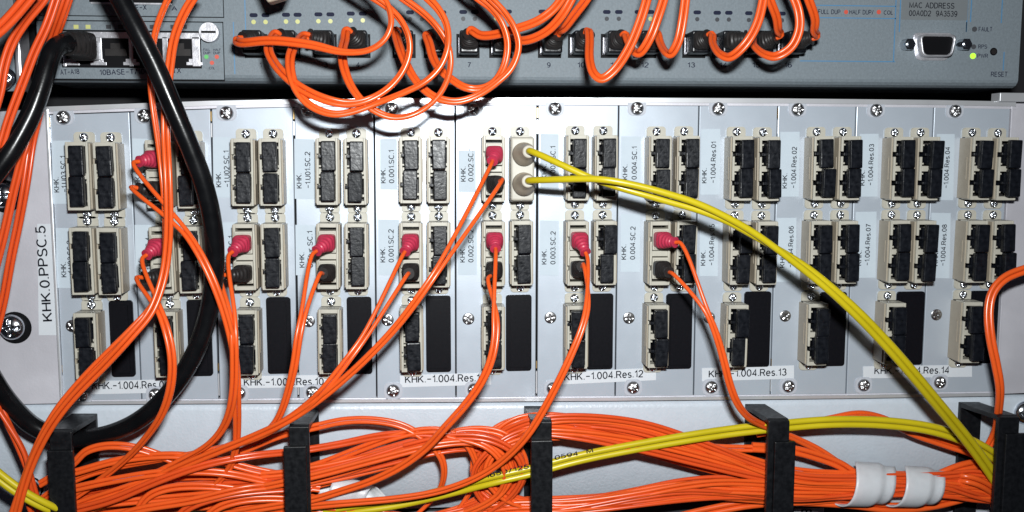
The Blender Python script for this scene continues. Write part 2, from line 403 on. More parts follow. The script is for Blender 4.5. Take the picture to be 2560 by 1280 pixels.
# ---------------------------------------------------------------- subrack
top = [(122, 285), (324, 278), (526, 270), (733, 265), (935, 263), (1138, 262), (1343, 261), (1547, 261), (1748, 262), (1945, 262), (2141, 264), (2335, 264), (2527, 265)]
bot = [(158, 1003), (354, 1001), (547, 1000), (745, 998), (942, 997), (1140, 996), (1340, 994), (1538, 993), (1734, 991), (1926, 989), (2115, 987), (2302, 984), (2487, 981)]
org = U(1300, 1000, 0)
sub = thing('subrack', 'silver aluminium subrack frame holding the twelve white patch modules', 'rack frame', org)
toprail = [(-40, 283), (110, 267), (324, 259), (526, 252), (733, 248), (935, 246), (1138, 245), (1343, 244), (1547, 244), (1748, 245), (1945, 246), (2141, 248), (2335, 250), (2540, 254), (2640, 257)]
def railmesh(upper, lower, h0, h1, bev=0.3):
    mb = MB()
    for k in range(len(upper)-1):
        mb.quadbox([upper[k], upper[k+1], lower[k+1], lower[k]], h0, h1, 0)
    return mb
ur = toprail[1:14]; lr = [(x, y-1.2) for x, y in [(120, 281.5)]+top[1:]]
part(railmesh(ur, [(x, y+12.0-2*0) for x, y in ur], -12, 0.9), 'rail', M['rail'], sub)
part(railmesh([(x, y+12.0) for x, y in ur], [(x, y+19) for x, y in ur], -12, 0.2), 'rail_groove', M['alu'], sub)
br = [(x, y+1.5) for x, y in bot]
part(railmesh(br, [(x, y+7.5) for x, y in br], -12, 0.7), 'rail', M['rail'], sub)
part(railmesh([(x, y-4.0) for x, y in br], br, -12, -0.6), 'rail_groove', M['alu'], sub)
# dark cavity behind the modules
mb = MB(); mb.quadbox([(118, 283), (2530, 262), (2490, 984), (154, 1005)], -14, -4.0)
part(mb, 'cavity', M['black'], sub)
# ears
mb = MB(); mb.quadbox([(-160, 290), (119, 270), (155.5, 1009), (-160, 1016)], -3.0, -0.3, 0.3)
part(mb, 'mounting_ear', M['alu'], sub)
mb = MB(); mb.quadbox([(2530, 258), (2760, 262), (2760, 975), (2489, 986)], -3.0, -0.3, 0.3)
part(mb, 'mounting_ear', M['alu'], sub)
mb = MB(); mb.quadbox([(112, 272), (119, 272), (156, 1006), (150, 1006)], -0.4, 1.4, 0.2)
part(mb, 'ear_flange', M['rail'], sub)
mb = MB(); mb.quadbox([(2530, 262), (2535, 262), (2496, 985), (2491, 985)], -0.4, 0.5, 0.1)
part(mb, 'ear_flange', M['alu'], sub)
p = U(36, 818, 0)
mb = MB(); mb.disc((p.x+0.2, p.z-0.2), 6.9, 0.1, -0.05, 32); part(mb, 'screw_hole', M['black'], sub)
inst(ME_BIG, 'screw', sub, (p.x-0.7, -0.4, p.z+0.1))
p = U(8, 488, 0)
mb = MB(); mb.disc((p.x+0.6, p.z-0.5), 6.9, 0.1, -0.05, 32); part(mb, 'screw_hole', M['black'], sub)
inst(ME_BIG, 'screw', sub, (p.x, -0.4, p.z))
# big label
mb = MB(); mb.quadbox([(93, 560), (133, 560), (145, 838), (97, 838)], -0.35, -0.18)
lb = part(mb, 'label_sticker', M['strip'], sub)
lettering('KHK.0.PPSC.5', (130, 801), (112, 566), -0.18, lb, height=21)
# right ear small bracket at top
mb = MB(); mb.pbox(2500, 232, 2600, 254, -4, 3, 0.3); part(mb, 'corner_bracket', M['rail'], sub)

# ---------------------------------------------------------------- patch modules
ATX = [[210,405,615,823,1027,1231,1438,1641,1841,2041,2236,2430],[219,414,619,825,1028,1231,1437,1639,1836,2034,2228,2419],[229,425,625,828,1029,1231,1436,1635,1831,2027,2218,2407]]
ATY = [[350,345,341,338,335,332,330,331,332,332,333,334],[560,556,549,547,545,542,541,541,540,539,538,539],[764,761,756,755,751,747,745,744,744,741,740,738]]
ABX = [[218,412,618,824,1028,1231,1437,1639,1837,2036,2229,2420],[228,424,624,826,1029,1231,1436,1636,1833,2028,2220,2409],[237,432,629,830,1031,1231,1435,1632,1825,2021,2209,2396]]
ABY = [[528,523,518,517,513,510,507,509,508,507,508,506],[734,734,725,723,721,716,715,715,714,712,710,709],[945,941,937,933,929,925,922,919,917,913,910,906]]
BTX = [[277,480,683,891,1096,1300,1508,1710,1907,2107,2301,2494],[286,484,688,894,1097,1300,1506,1705,1903,2100,2292,2482]]
BTY = [[351,346,340,338,334,332,330,331,333,332,333,335],[560,556,549,547,543,541,540,540,540,539,539,538]]
BBX = [[286,487,687,894,1096,1300,1507,1707,1904,2101,2293,2484],[293,491,692,895,1097,1300,1505,1700,1898,2094,2284,2473]]
BBY = [[528,524,518,517,514,510,507,508,509,507,508,507],[735,732,724,723,720,714,714,714,715,712,710,710]]
KX0 = [270,465,664,866,1064,1265,1468,1667,1863,2053,2245,2430]; KX1 = [338,532,730,931,1128,1329,1532,1729,1924,2112,2306,2490]
KY0 = [752,750,744,743,740,738,735,735,730,731,730,728]; KY1 = [942,940,934,935,930,927,923,922,917,915,912,908]
TS = [(160,294),(362,290),(567,283),(770,277),(980,273),(1183,273),(1387,272),(1592,271),(1795,272),(1993,274),(2189,276),(2386,278)]
BS = [(205,988),(390,986),(598,982),(782,980),(983,976),(1185,973),(1382,970),(1582,968),(1777,967),(1970,965),(2158,962),(2348,955)]
MS = [(180,815),None,(573,808),(772,803),(969,800),(1171,797),(1376,794),(1572,795),(1773,794),(1963,790),None,(2341,787)]
T1 = ['-1.U03.SC.1','-1.U03.SC.3','-1.U02.SC.1','-1.U01.SC.2','0.001.SC.1','0.002.SC.1','0.003.SC.1','0.004.SC.1','-1.004.Res.01','-1.004.Res.02','-1.004.Res.03','-1.004.Res.04']
T2 = ['-1.U03.SC.2','-1.U03.SC.4','-1.U01.SC.1','0.Flur.SC.1','0.001.SC.2','0.002.SC.2','0.003.SC.2','0.004.SC.2','-1.004.Res.05','-1.004.Res.06','-1.004.Res.07','-1.004.Res.08']
L1 = [(142,162,480),(346,367,474),(547,568,467),(748,770,470),(958,979,457),(1158,1177,453),(1360,1382,447),(1562,1585,448),(1760,1782,457),(1961,1983,470),(2155,2175,463),(2346,2364,470)]
L2 = [(160,178,692),(354,374,684),(559,580,680),(755,776,668),(957,978,655),(1156,1177,655),(1360,1382,660),(1559,1581,648),(1757,1778,663),(1955,1975,668),(2147,2167,663),(2338,2356,664)]
S1 = [(131,352,178,510),(332,346,372,498),(533,343,580,494),(736,347,787,497),(950,347,993,474),(1146,375,1190,480),(1351,334,1397,475),(1553,341,1602,505),(1752,323,1800,487),(1950,330,1998,492),(2148,335,2195,492),(2341,335,2385,500)]
S2 = [(141,570,183,720),(338,562,380,712),(540,556,590,705),(739,562,790,688),(946,549,998,688),(1145,549,1192,688),(1350,551,1397,688),(1552,535,1600,680),(1749,560,1795,690),(1942,545,1990,705),(2138,530,2190,695),(2327,532,2375,695)]
STRIPS = {0: ((200,950,425,983),(232,973),(422,970),'KHK.-1.004.Res.09'), 2: ((598,938,826,968),(611,964),(808,962),'KHK.-1.004.Res.10'),
          4: ((1000,934,1228,964),(1014,957),(1208,952),'KHK.-1.004.Res.11'), 6: ((1398,924,1640,955),(1412,951),(1607,942),'KHK.-1.004.Res.12'),
          8: ((1755,916,1985,949),(1773,943),(1965,938),'KHK.-1.004.Res.13'), 10: ((2158,913,2430,943),(2187,935),(2372,933),'KHK.-1.004.Res.14')}
NAMES = ['labelled -1.U03.SC.1','behind the thick black cable','labelled -1.U02.SC.1','labelled -1.U01.SC.2','labelled 0.001.SC.1','with the yellow plug','labelled 0.003.SC.1','labelled 0.004.SC.1','labelled Res.01','labelled Res.02','labelled Res.03','labelled Res.04']
ADPOS = {}
PLUGGED = {(0, 'A', 1), (0, 'A', 5), (0, 'B', 5)} | {(1, 'A', i) for i in range(1, 8)}
MODS = []
def sticker(mod, r, rr):
    mb = MB(); x0, y0, x1, y1 = r
    mb.quadbox([(x0+rr[0], y0), (x1+rr[0], y0+rr[2]), (x1+rr[1], y1+rr[2]), (x0+rr[1], y1)], 0.02, 0.14)
    return part(mb, 'label_sticker', M['sticker'], mod)
for i in range(12):
    g0, g1 = 1.7, 1.7
    if i in (2, 3, 6): g0 = 3.6
    tl, tr, bl, brr = top[i], top[i+1], bot[i], bot[i+1]
    mid = U((tl[0]+brr[0])/2, (tl[1]+brr[1])/2, 0)
    mod = thing('patch_module', 'white metal patch module '+NAMES[i]+(', second column from the left' if i == 1 else ', sixth of twelve' if i == 5 else ' at its top left'), 'patch module', mid, 'patch modules in the subrack')
    MODS.append(mod)
    mb = MB(); mb.quadbox([(tl[0]+g0, tl[1]+2.6), (tr[0]-g1, tr[1]+2.6), (brr[0]-g1, brr[1]-2.5), (bl[0]+g0, bl[1]-2.5)], -2.5, 0.0, 0.22, 2)
    part(mb, 'faceplate', M['panel'], mod)
    if i in (0, 2, 3, 6, 9):                                              # contact fingers in the wider gaps
        for (f0, f1, mk) in ((0.012, 0.045, 'brass'), (0.052, 0.10, 'rail'), (0.875, 0.90, 'brass'), (0.91, 0.985, 'rail')):
            a = (tl[0]+(bl[0]-tl[0])*f0, tl[1]+(bl[1]-tl[1])*f0); b = (tl[0]+(bl[0]-tl[0])*f1, tl[1]+(bl[1]-tl[1])*f1)
            mb = MB(); mb.quadbox([(a[0]-0.6, a[1]), (a[0]+2.6, a[1]), (b[0]+2.6, b[1]), (b[0]-0.6, b[1])], -1.6, -0.25, 0)
            part(mb, 'contact_finger', M[mk], mod)
    sh = (bl[0]-tl[0])/718.0
    for (px, py) in (TS[i], BS[i]):
        p = U(px, py, 0); inst(ME_COLLAR, 'collar', mod, (p.x, 0, p.z+(0.4 if py < 600 else -0.3)))
        s = inst(ME_SCREW, 'screw', mod, (p.x, -0.5, p.z), (0, random.uniform(0, 1.5), 0))
    if MS[i]:
        p = U(*MS[i], 0); inst(ME_FLAT, 'screw', mod, (p.x, -0.05, p.z), (0, random.uniform(0, 1.5), 0))
    for (rect, tx, L) in ((S1[i], T1[i], L1[i]), (S2[i], T2[i], L2[i])):
        st = sticker(mod, rect, (-sh*80*0.5, sh*80*0.5, random.uniform(-1, 1.5)))
        n2 = 8.7*len(tx)-6 if 'Res' not in tx else 8.4*len(tx)-7
        lettering('KHK.', (L[0]+6, L[2]), (L[0]+6-sh*37, L[2]-36), 0.14, st, height=11.5)
        lettering(tx, (L[1]+6, L[2]), (L[1]+6-sh*n2, L[2]-n2), 0.14, st, height=11.5)
    if i in STRIPS:
        (x0, y0, x1, y1), a, b, tx = STRIPS[i]; tilt = (b[1]-a[1])*1.0
        mb = MB(); mb.quadbox([(x0, y0-tilt*0.5+2), (x1, y0+tilt*0.5), (x1, y1+tilt*0.5), (x0, y1-tilt*0.5+2)], 0.02, 0.2)
        st = part(mb, 'label_sticker', M['strip'], mod)
        lettering(tx, a, b, 0.2, st, height=17)
    # blanking plate
    a = U(KX0[i], KY0[i], 1.5); b = U(KX1[i], KY1[i], 1.5)
    mb = MB(); mb.prism(rrect(a.x, b.x, b.z, a.z, 1.3), 0, -1.5, 0.5); mb.prism(rrect(a.x+1.1, b.x-1.1, b.z+1.1, a.z-1.1, 0.8), -1.4, -2.3, 0.7)
    part(mb, 'blanking_plate', M['blank'], mod)
    for row in range(3):
        for c in ('A', 'B'):
            if row == 2 and c == 'B': continue
            if c == 'A': t_, b_ = (ATX[row][i], ATY[row][i]), (ABX[row][i], ABY[row][i])
            else: t_, b_ = (BTX[row][i], BTY[row][i]), (BBX[row][i], BBY[row][i])
            P0, P1 = U(*t_, 1.0), U(*b_, 1.0); c0 = (P0+P1)/2
            ang = math.atan2(P0.x-P1.x, P0.z-P1.z)
            ad = inst(ME_ADAPT, 'adapter', mod, (c0.x, 0, c0.z), (0, ang, 0))
            ADPOS[(row, c, i)] = (c0, ang)
            q = inst(ME_FLOOR, 'socket_floor', ad, (0, 0, 0)); q.location = (0, 0, 0)
            for sx_ in (-1, 1):
                q = inst(ME_CLIP, 'side_clip', ad, (0, 0, 0)); q.location = Vector((sx_*(BW/2+0.3), 0, 0))*MM
            for p in (P0, P1): 
                s = inst(ME_SMALL, 'screw', ad, (0, 0, 0)); s.location = (Vector((0, -1.0, 16.15 if p is P0 else -16.15)))*MM
                s.rotation_euler = (0, random.uniform(0, 1.5), 0)
# dust caps
rn = {0: 'top', 1: 'middle', 2: 'bottom'}
k = 0
for (row, c, i), (c0, ang) in ADPOS.items():
    if (row, c, i) in PLUGGED: continue
    for j, dz in ((0, 6.35), (1, -6.35)):
        jx = random.uniform(-0.5, 0.5) + 0.3 + 0.5*abs(2*i/11-1)
        o = inst(ME_CAPS[random.randrange(3)], 'dust_plug', None, (c0.x+math.sin(ang)*dz+jx, random.uniform(-0.5, 0.4), c0.z+dz+random.uniform(-0.05, 0.05)),
                 (random.uniform(-0.02, 0.02), ang+random.uniform(-0.025, 0.025), random.uniform(-0.05, 0.05)))
        o['label'] = '%s black dust cap in %s%s-row adapter of module %s' % ('upper' if j == 0 else 'lower', '' if row == 2 else ('left ' if c == 'A' else 'right '), rn[row], NAMES[i])
        o['category'] = 'dust cap'; o['group'] = 'black dust caps in the adapters'

# ---------------------------------------------------------------- network switch above
swo = U(1280, 180, 0)
sw = thing('network_switch', 'grey network switch with a row of black optical ports and indicator lights', 'network switch', swo)
a = U(93, -120, 0); b = U(2553, 212, 0); fl_ = U(1280, 209, 0)
mb = MB()
bm = bmesh.new()
prof = [(0, 60.0 + a.z*0 + U(1280, -120, 0).z - 60), (0, U(1280, 192, 0).z), (0.5, U(1280, 199, 0).z), (1.8, U(1280, 206, 0).z), (4.0, U(1280, 211, 0).z), (40, U(1280, 212, 0).z), (40, U(1280, -120, 0).z)]
xL0, xR0 = U(95, 100, 0).x, U(2551, 100, 0).x
va = [bm.verts.new((xL0, y, z)) for y, z in prof]; vb = [bm.verts.new((xR0, y, z)) for y, z in prof]
n = len(prof)
for k in range(n): bm.faces.new((va[k], va[(k+1) % n], vb[(k+1) % n], vb[k]))
bm.faces.new(va); bm.faces.new(vb); bmesh.ops.recalc_face_normals(bm, faces=bm.faces)
mb.bm(bm)
part(mb, 'housing', M['switch'], sw)
# expansion modules at the left
def plate(x0, y0, x1, y1, seam=2.2):
    mb = MB(); mb.pbox(x0-seam, y0-seam, x1+seam, y1+seam, 0.0, 0.08); part(mb, 'seam', M['black'], sw)
    mb = MB(); mb.pbox(x0, y0, x1, y1, 0.0, 0.75, 0.25); return part(mb, 'expansion_plate', M['switch'], sw)
ep = plate(94, 54, 558, 198)
ep2 = plate(96, -90, 556, 40)
for (tx, a, b, hh) in (('AT-A18', (152, 187), (198, 184), 11), ('10BASE-T/100BASE-TX', (250, 187), (452, 182), 11)):
    lettering(tx, a, b, 0.75, ep, M['navy'], hh)
lettering('100BASE-X', (283, 27), (366, 24), 0.75, ep2, M['navy'], 11)
lettering('A', (430, 26), (442, 26), 0.75, ep2, M['navy'], 9)
mb = MB(); mb.pbox(222, -40, 430, 6, 0.75, 1.0); part(mb, 'port_window', M['black'], ep2)
mb = MB(); mb.pbox(226, 6, 428, 11, 0.75, 1.5, 0.15); part(mb, 'port_frame', M['tin'], ep2)
# copper port block
mb = MB(); mb.pbox(153, 76, 503, 170, 0.75, 0.85); part(mb, 'port_backing', M['black'], ep)
mb = MB()
for r in ((156, 80, 500, 96), (156, 92, 164, 166), (232, 92, 254, 150), (322, 92, 332, 166), (406, 92, 420, 166), (480, 92, 500, 166)):
    mb.pbox(*r, 0.85, 1.9, 0.2)
for x0 in (158, 226, 308, 466): mb.pbox(x0+6, 147, x0+32, 156, 0.85, 1.8, 0.1); mb.pbox(x0, 155, x0+40, 163, 0.85, 1.7, 0.1)
part(mb, 'port_frame', M['tin'], ep)
for (x0, x1) in ((262, 316), (424, 476)):
    mb = MB(); mb.pbox(x0, 122, x1, 140, 0.86, 1.1, 0.1); mb.pbox(x0+14, 108, x1-16, 122, 0.86, 1.0); part(mb, 'contacts', M['boot'], ep)
for x, on in ((190, 1), (220, 1), (271, 0), (301, 0), (380, 0), (432, 0), (461, 0)):
    mb = MB(); mb.pbox(x-6, 62, x+6, 72, 0.7, 0.95); part(mb, 'indicator', M['ledon'] if on else M['ledoff'], ep)
p = U(527, 83, 0.8)
mb = MB(); mb.disc((p.x, p.z), 4.0, -0.7, -4.6, 32); mb.disc((p.x, p.z), 3.5, -4.6, -5.1, 32)
ts = part(mb, 'thumbscrew', M['tin'], ep)
mb = MB(); mb.box(p.x-3, p.x+3, -5.1, -5.2, p.z-0.45, p.z+0.45); part(mb, 'slot', M['black'], ts)
for x, y, mt in ((516, 142, 'greenprint'), (542, 142, 'redprint'), (530, 157, 'redprint')):
    p = U(x, y, 0.75); mb = MB(); mb.disc((p.x, p.z), 0.9, -0.75, -0.83, 16); part(mb, 'indicator', M[mt], ep)
for x, y, w_, t in ((509, 127, 16, 'FULL'), (509, 135, 16, 'DUP'), (534, 127, 18, 'HALF'), (534, 135, 16, 'DUP'), (523, 173, 14, 'COL')):
    lettering(t, (x, y), (x+w_, y), 0.75, ep, M['navy'], 5)
# optical ports
PORTS = [640, 722, 813, 897, 1010, 1088, 1170, 1252, 1374, 1449, 1531, 1612, 1735, 1810, 1890, 1970]
for i, x in enumerate(PORTS):
    mb = MB(); mb.pbox(x-29, 85, x+29, 145, -0.2, 0.12); pb = part(mb, 'optical_port', M['black'], sw)
    mb = MB()
    for r in ((x-24, 93, x-20, 136), (x+20, 93, x+24, 136), (x-24, 131, x+24, 136)): mb.pbox(*r, 0.1, 1.6, 0.15)
    part(mb, 'port_frame', M['dulltin'], pb)
for x, t in ((652, '1'), (1173, '7'), (1372, '9'), (1453, '10'), (1728, '13'), (1808, '14'), (1890, '15'), (1612, '12'), (895, '4'), (1535, '11'), (735, '2'), (815, '3'), (1010, '5'), (1092, '6'), (1255, '8'), (1970, '16')):
    wd = 7 if len(t) == 1 else 17
    if t == '1': wd = 3
    lettering(t, (x-wd/2, 168), (x+wd/2, 168), 0, sw, M['navy'], 11)
PILL = [(634, 38, 1), (664, 38, 1), (715, 37, 1), (744, 37, 1), (796, 36, 1), (826, 36, 1), (877, 34, 1), (907, 34, 1), (1025, 31, 0), (1055, 31, 0), (1106, 31, 1), (1158, 30, 0), (1187, 30, 0), (1240, 29, 1), (1270, 29, 0), (1356, 29, 0), (1386, 29, 0), (1517, 30, 0), (1547, 30, 0), (1596, 30, 0), (1626, 30, 1), (1743, 31, 0), (1793, 32, 0), (1822, 32, 0), (1872, 33, 0), (1955, 34, 0)]
for x, y, lit in PILL:
    p = U(x, y, 0); mb = MB(); mb.prism([(p.x+u, p.z+v) for u, v in obround(3.4, 1.7)], 0, -0.08); part(mb, 'caption_patch', M['navy'], sw)
    q = U(x, y+17, 0); mb = MB(); mb.disc((q.x, q.z), 0.95, 0.1, -0.1, 16); part(mb, 'indicator', M['ledon'] if lit else M['ledoff'], sw)
# printed frame lines
for r in ((2010, 13, 2240, 15.5), (2045, 44, 2240, 46.5), (2000, 152, 2238, 154.5), (2237, -60, 2239.5, 154), (2250, -60, 2252.5, 80), (2418, -60, 2420.5, 80), (2428, -60, 2430.5, 55), (2505, -60, 2507.5, 58), (2508, 130, 2510.5, 176), (2415, 55, 2417, 80), (584, 55, 586.5, 185), (611, -60, 613.5, 80)):
    mb = MB(); mb.pbox(*r, 0, 0.06); part(mb, 'printed_line', M['blue'], sw)
mb = MB(); mb.pbox(2255, -30, 2420, 50, 0, 0.1); gl = part(mb, 'label_sticker', M['greylabel'], sw)
lettering('MAC ADDRESS', (2274, 19), (2385, 21), 0.1, gl, height=12.5)
lettering('00A0D2  9A3539', (2273, 39), (2392, 41), 0.1, gl, height=12.5)
for t, a, b, hh in (('FULL DUP', (2046, 34), (2100, 35), 10), ('HALF DUP/', (2124, 35), (2183, 36), 10), ('COL', (2210, 36), (2232, 36), 9), ('FAULT', (2447, 78), (2480, 78), 10), ('RPS', (2446, 121), (2467, 121), 9), ('PWR', (2444, 144), (2469, 144), 9), ('RESET', (2478, 191), (2518, 191), 11), ('B', (580, 122), (587, 122), 9)):
    lettering(t, a, b, 0, sw, M['navy'], hh)
for x, y, r, mt in ((2115, 30, 0.95, 'redprint'), (2197, 30, 1.0, 'redprint'), (2039, 27, 0.8, 'greenprint'), (2436, 73, 1.15, 'ledoff'), (2434, 117, 1.1, 'ledoff'), (2432, 140, 1.3, 'led')):
    p = U(x, y, 0); mb = MB(); mb.disc((p.x, p.z), r, 0, -0.25 if 'led' in mt else -0.07, 20); part(mb, 'indicator', M[mt], sw)
p = U(2484, 129, 0); mb = MB(); mb.disc((p.x, p.z), 1.75, 0, -0.1, 20); rb = part(mb, 'reset_button', M['black'], sw)
mb = MB(); mb.disc((p.x, p.z), 1.2, 0, -0.35, 20); part(mb, 'button_cap', M['boot'], rb)
# serial connector
c = U(2330, 117, 0)
def dshape(w, h, t, r, n=5):
    P = [(w/2, h/2), (-w/2, h/2), (-w/2+t, -h/2), (w/2-t, -h/2)]; out = []
    for k in range(4):
        p0 = Vector(P[k-1]); p1 = Vector(P[k]); p2 = Vector(P[(k+1) % 4])
        a = p1+(p0-p1).normalized()*r; b = p1+(p2-p1).normalized()*r
        for q in range(n+1):
            u = q/n; out.append(tuple(a*(1-u)**2+p1*2*u*(1-u)+b*u*u))
    return out
mb = MB(); mb.prism([(c.x+x, c.z+z) for x, z in dshape(19.5, 12.2, 2.0, 3.0)], 0, -0.9, 0.35)
sp = part(mb, 'serial_port', M['tin'], sw)
mb = MB()
o_ = dshape(17.0, 9.6, 1.6, 2.6); i_ = dshape(15.6, 8.2, 1.5, 2.2)
n = len(o_); vs = [(c.x+x, -0.9, c.z+z) for x, z in o_]+[(c.x+x, -5.4, c.z+z) for x, z in o_]+[(c.x+x, -5.4, c.z+z) for x, z in i_]+[(c.x+x, -1.0, c.z+z) for x, z in i_]
fs = []
for ring in range(3):
    for k in range(n): fs.append((ring*n+k, ring*n+(k+1) % n, (ring+1)*n+(k+1) % n, (ring+1)*n+k))
mb.add(vs, fs, True); part(mb, 'shell', M['tin'], sp)
mb = MB(); mb.prism([(c.x+x, c.z+z) for x, z in dshape(15.5, 8.1, 1.5, 2.2)], -0.92, -4.2, 0); part(mb, 'insert', M['black'], sp)
for s in (-1, 1):
    p = U(2262 if s < 0 else 2402, 113, 0)
    mb = MB(); mb.disc((p.x, p.z), 2.7, 0, -4.8, 6); mb.disc((p.x, p.z), 1.5, -4.8, -5.6, 16)
    part(mb, 'jack_screw', M['chrome'], sp)
# left chassis ear of switch
mb = MB(); mb.pbox(-60, -60, 36, 228, -2, 1.0, 0.3); part(mb, 'mounting_bracket', M['switch'], sw)
mb = MB(); mb.pbox(36, 60, 52, 228, -2, 8.0, 0.8); part(mb, 'bracket_flange', M['tin'], sw)
inst(ME_BIG, 'screw', sw, (U(6, 195, 1).x, -1.0, U(6, 195, 1).z))
mb = MB(); mb.pbox(36, 60, 92, 228, -8, -6); part(mb, 'side_wall', M['ring'], sw)

# ---------------------------------------------------------------- cable manager plate and device below
po = U(1300, 1200, -0.6)
mgr = thing('cable_manager', 'grey textured cable management panel under the white modules', 'cable panel', po)
up = [(-80, 1013), (160, 1012.5), (560, 1010), (945, 1008), (1340, 1006), (1740, 1002), (2115, 997), (2490, 991), (2700, 988)]
zt = U(1300, 1010, -0.6)
mb = MB()
for k in range(len(up)-1):
    a0, a1 = U(*up[k], -0.6), U(*up[k+1], -0.6); zb = U(1300, 1262, -0.6).z
    # rolled top edge then flat face
    prof = [(3.0, 0.0), (1.2, -0.5), (0.2, -1.7), (0.0, -3.2)]
    vs = []
    for a in (a0, a1):
        for dy, dz in prof: vs.append((a.x, 0.6+dy, a.z+dz))
        vs.append((a.x, 0.6, zb)); vs.append((a.x, 3.0, zb-1.0))
    n = len(prof)+2
    mb.add(vs, [(j, j+1, n+j+1, n+j) for j in range(n-1)], True)
part(mb, 'face', M['plate'], mgr)
for px, py, rx, rz in ((66, 1046, 3.0, 1.7), (75, 1222, 5.6, 5.6)):
    p = U(px, py, -0.6); mb = MB(); mb.prism([(p.x+u, p.z+v) for u, v in obround(rx*2, rz*2)], 0.7, 0.5); part(mb, 'slot', M['black'], mgr)
p = U(72, 1224, 0); inst(ME_BIG, 'screw', mgr, (p.x-0.5, 0.4, p.z))
p = U(2560, 1032, 0); inst(ME_BIG, 'screw', mgr, (p.x+0.8, 0.4, p.z))
ldo = U(1300, 1300, -4)
ld = thing('lower_device', 'dark front of the next device at the bottom edge of the picture', 'device', ldo)
mb = MB(); mb.pbox(-100, 1268, 2700, 1500, -20, -4, 0.5); part(mb, 'housing', M['lowdev'], ld)
mb = MB(); mb.pbox(1985, 1271, 2060, 1330, -4, -3.6, 0.2); ls = part(mb, 'label_sticker', M['strip'], ld)
lettering('m', (2005, 1283), (2027, 1283), -3.6, ls, height=14)
mb = MB(); mb.pbox(2240, 1258, 2600, 1330, -4, -3.5, 0.2); ls = part(mb, 'fascia', M['collar'], ld)
lettering('esyn', (2378, 1273), (2421, 1271), -3.5, ls, height=15)

# guide rings
RINGS = [((178, 243), 1034, (122, 178), 1076, (116, 181), 1128, 28, 'leftmost black cable guide ring, beside the hanging power cable loop'),
         ((752, 797), 1021, (722, 772), 1063, (708, 765), 1118, 30, 'black cable guide ring with a milky spiral sleeve beside its bar'),
         ((1310, 1366), 1015, (1328, 1380), 1051, (1328, 1382), 1103, 30, 'middle black cable guide ring with the yellow printed cord behind its bar'),
         ((1863, 1914), 1010, (1922, 1975), 1049, (1938, 1990), 1106, 31, 'black cable guide ring under the arching yellow cord, left of the thick white sleeve'),
         ((2397, 2450), 1005, (2497, 2550), 1040, (2516, 2584), 1086, 32, 'rightmost black cable guide ring where the yellow cord turns back')]
for (xb, yb, xf, yf, xc, yc, h, lab) in RINGS:
    o = thing('cable_ring', lab, 'cable ring', U(xb[0], 1200, 0), 'black cable guide rings')
    B0, B1 = U(xb[0], yb, 0), U(xb[1], yb, 0); F0, F1 = U(xf[0], yf, h), U(xf[1], yf, h)
    zb = U(1300, 1400, 0).z; t = 2.2
    mb = MB(); mb.hexa([Vector((B0.x, 0.5, zb)), Vector((B1.x, 0.5, zb)), Vector((B1.x, 0.5, B1.z)), Vector((B0.x, 0.5, B0.z))],
                       [Vector((B0.x, -1.8, zb)), Vector((B1.x, -1.8, zb)), Vector((B1.x, -1.8, B1.z)), Vector((B0.x, -1.8, B0.z))], 0.3)
    part(mb, 'back_post', M['ring'], o)
    mb = MB()
    for z0 in (B0.z,):
        mb.hexa([Vector((B0.x, -1.6, B0.z-t)), Vector((B1.x, -1.6, B1.z-t)), Vector((B1.x, -1.6, B1.z)), Vector((B0.x, -1.6, B0.z))],
                [Vector((F0.x, -h+1.9, F0.z-t)), Vector((F1.x, -h+1.9, F1.z-t)), Vector((F1.x, -h+1.9, F1.z)), Vector((F0.x, -h+1.9, F0.z))], 0.25)
    part(mb, 'top_arm', M['ring'], o)
    mb = MB(); mb.hexa([Vector((F0.x, -h+2.2, zb)), Vector((F1.x, -h+2.2, zb)), Vector((F1.x, -h+2.2, F1.z-0.1)), Vector((F0.x, -h+2.2, F0.z-0.1))],
                       [Vector((F0.x, -h, zb)), Vector((F1.x, -h, zb)), Vector((F1.x, -h, F1.z-0.8)), Vector((F0.x, -h, F0.z-0.8))], 0.3)
    part(mb, 'front_bar', M['ring'], o)
    C0, C1 = U(xc[0], yc, h+2.2), U(xc[1], yc, h+2.2)
    mb = MB(); mb.box(C0.x, C1.x, -h-0.05, -h-2.2, zb, C0.z, 0.35); part(mb, 'clip', M['ring'], o)

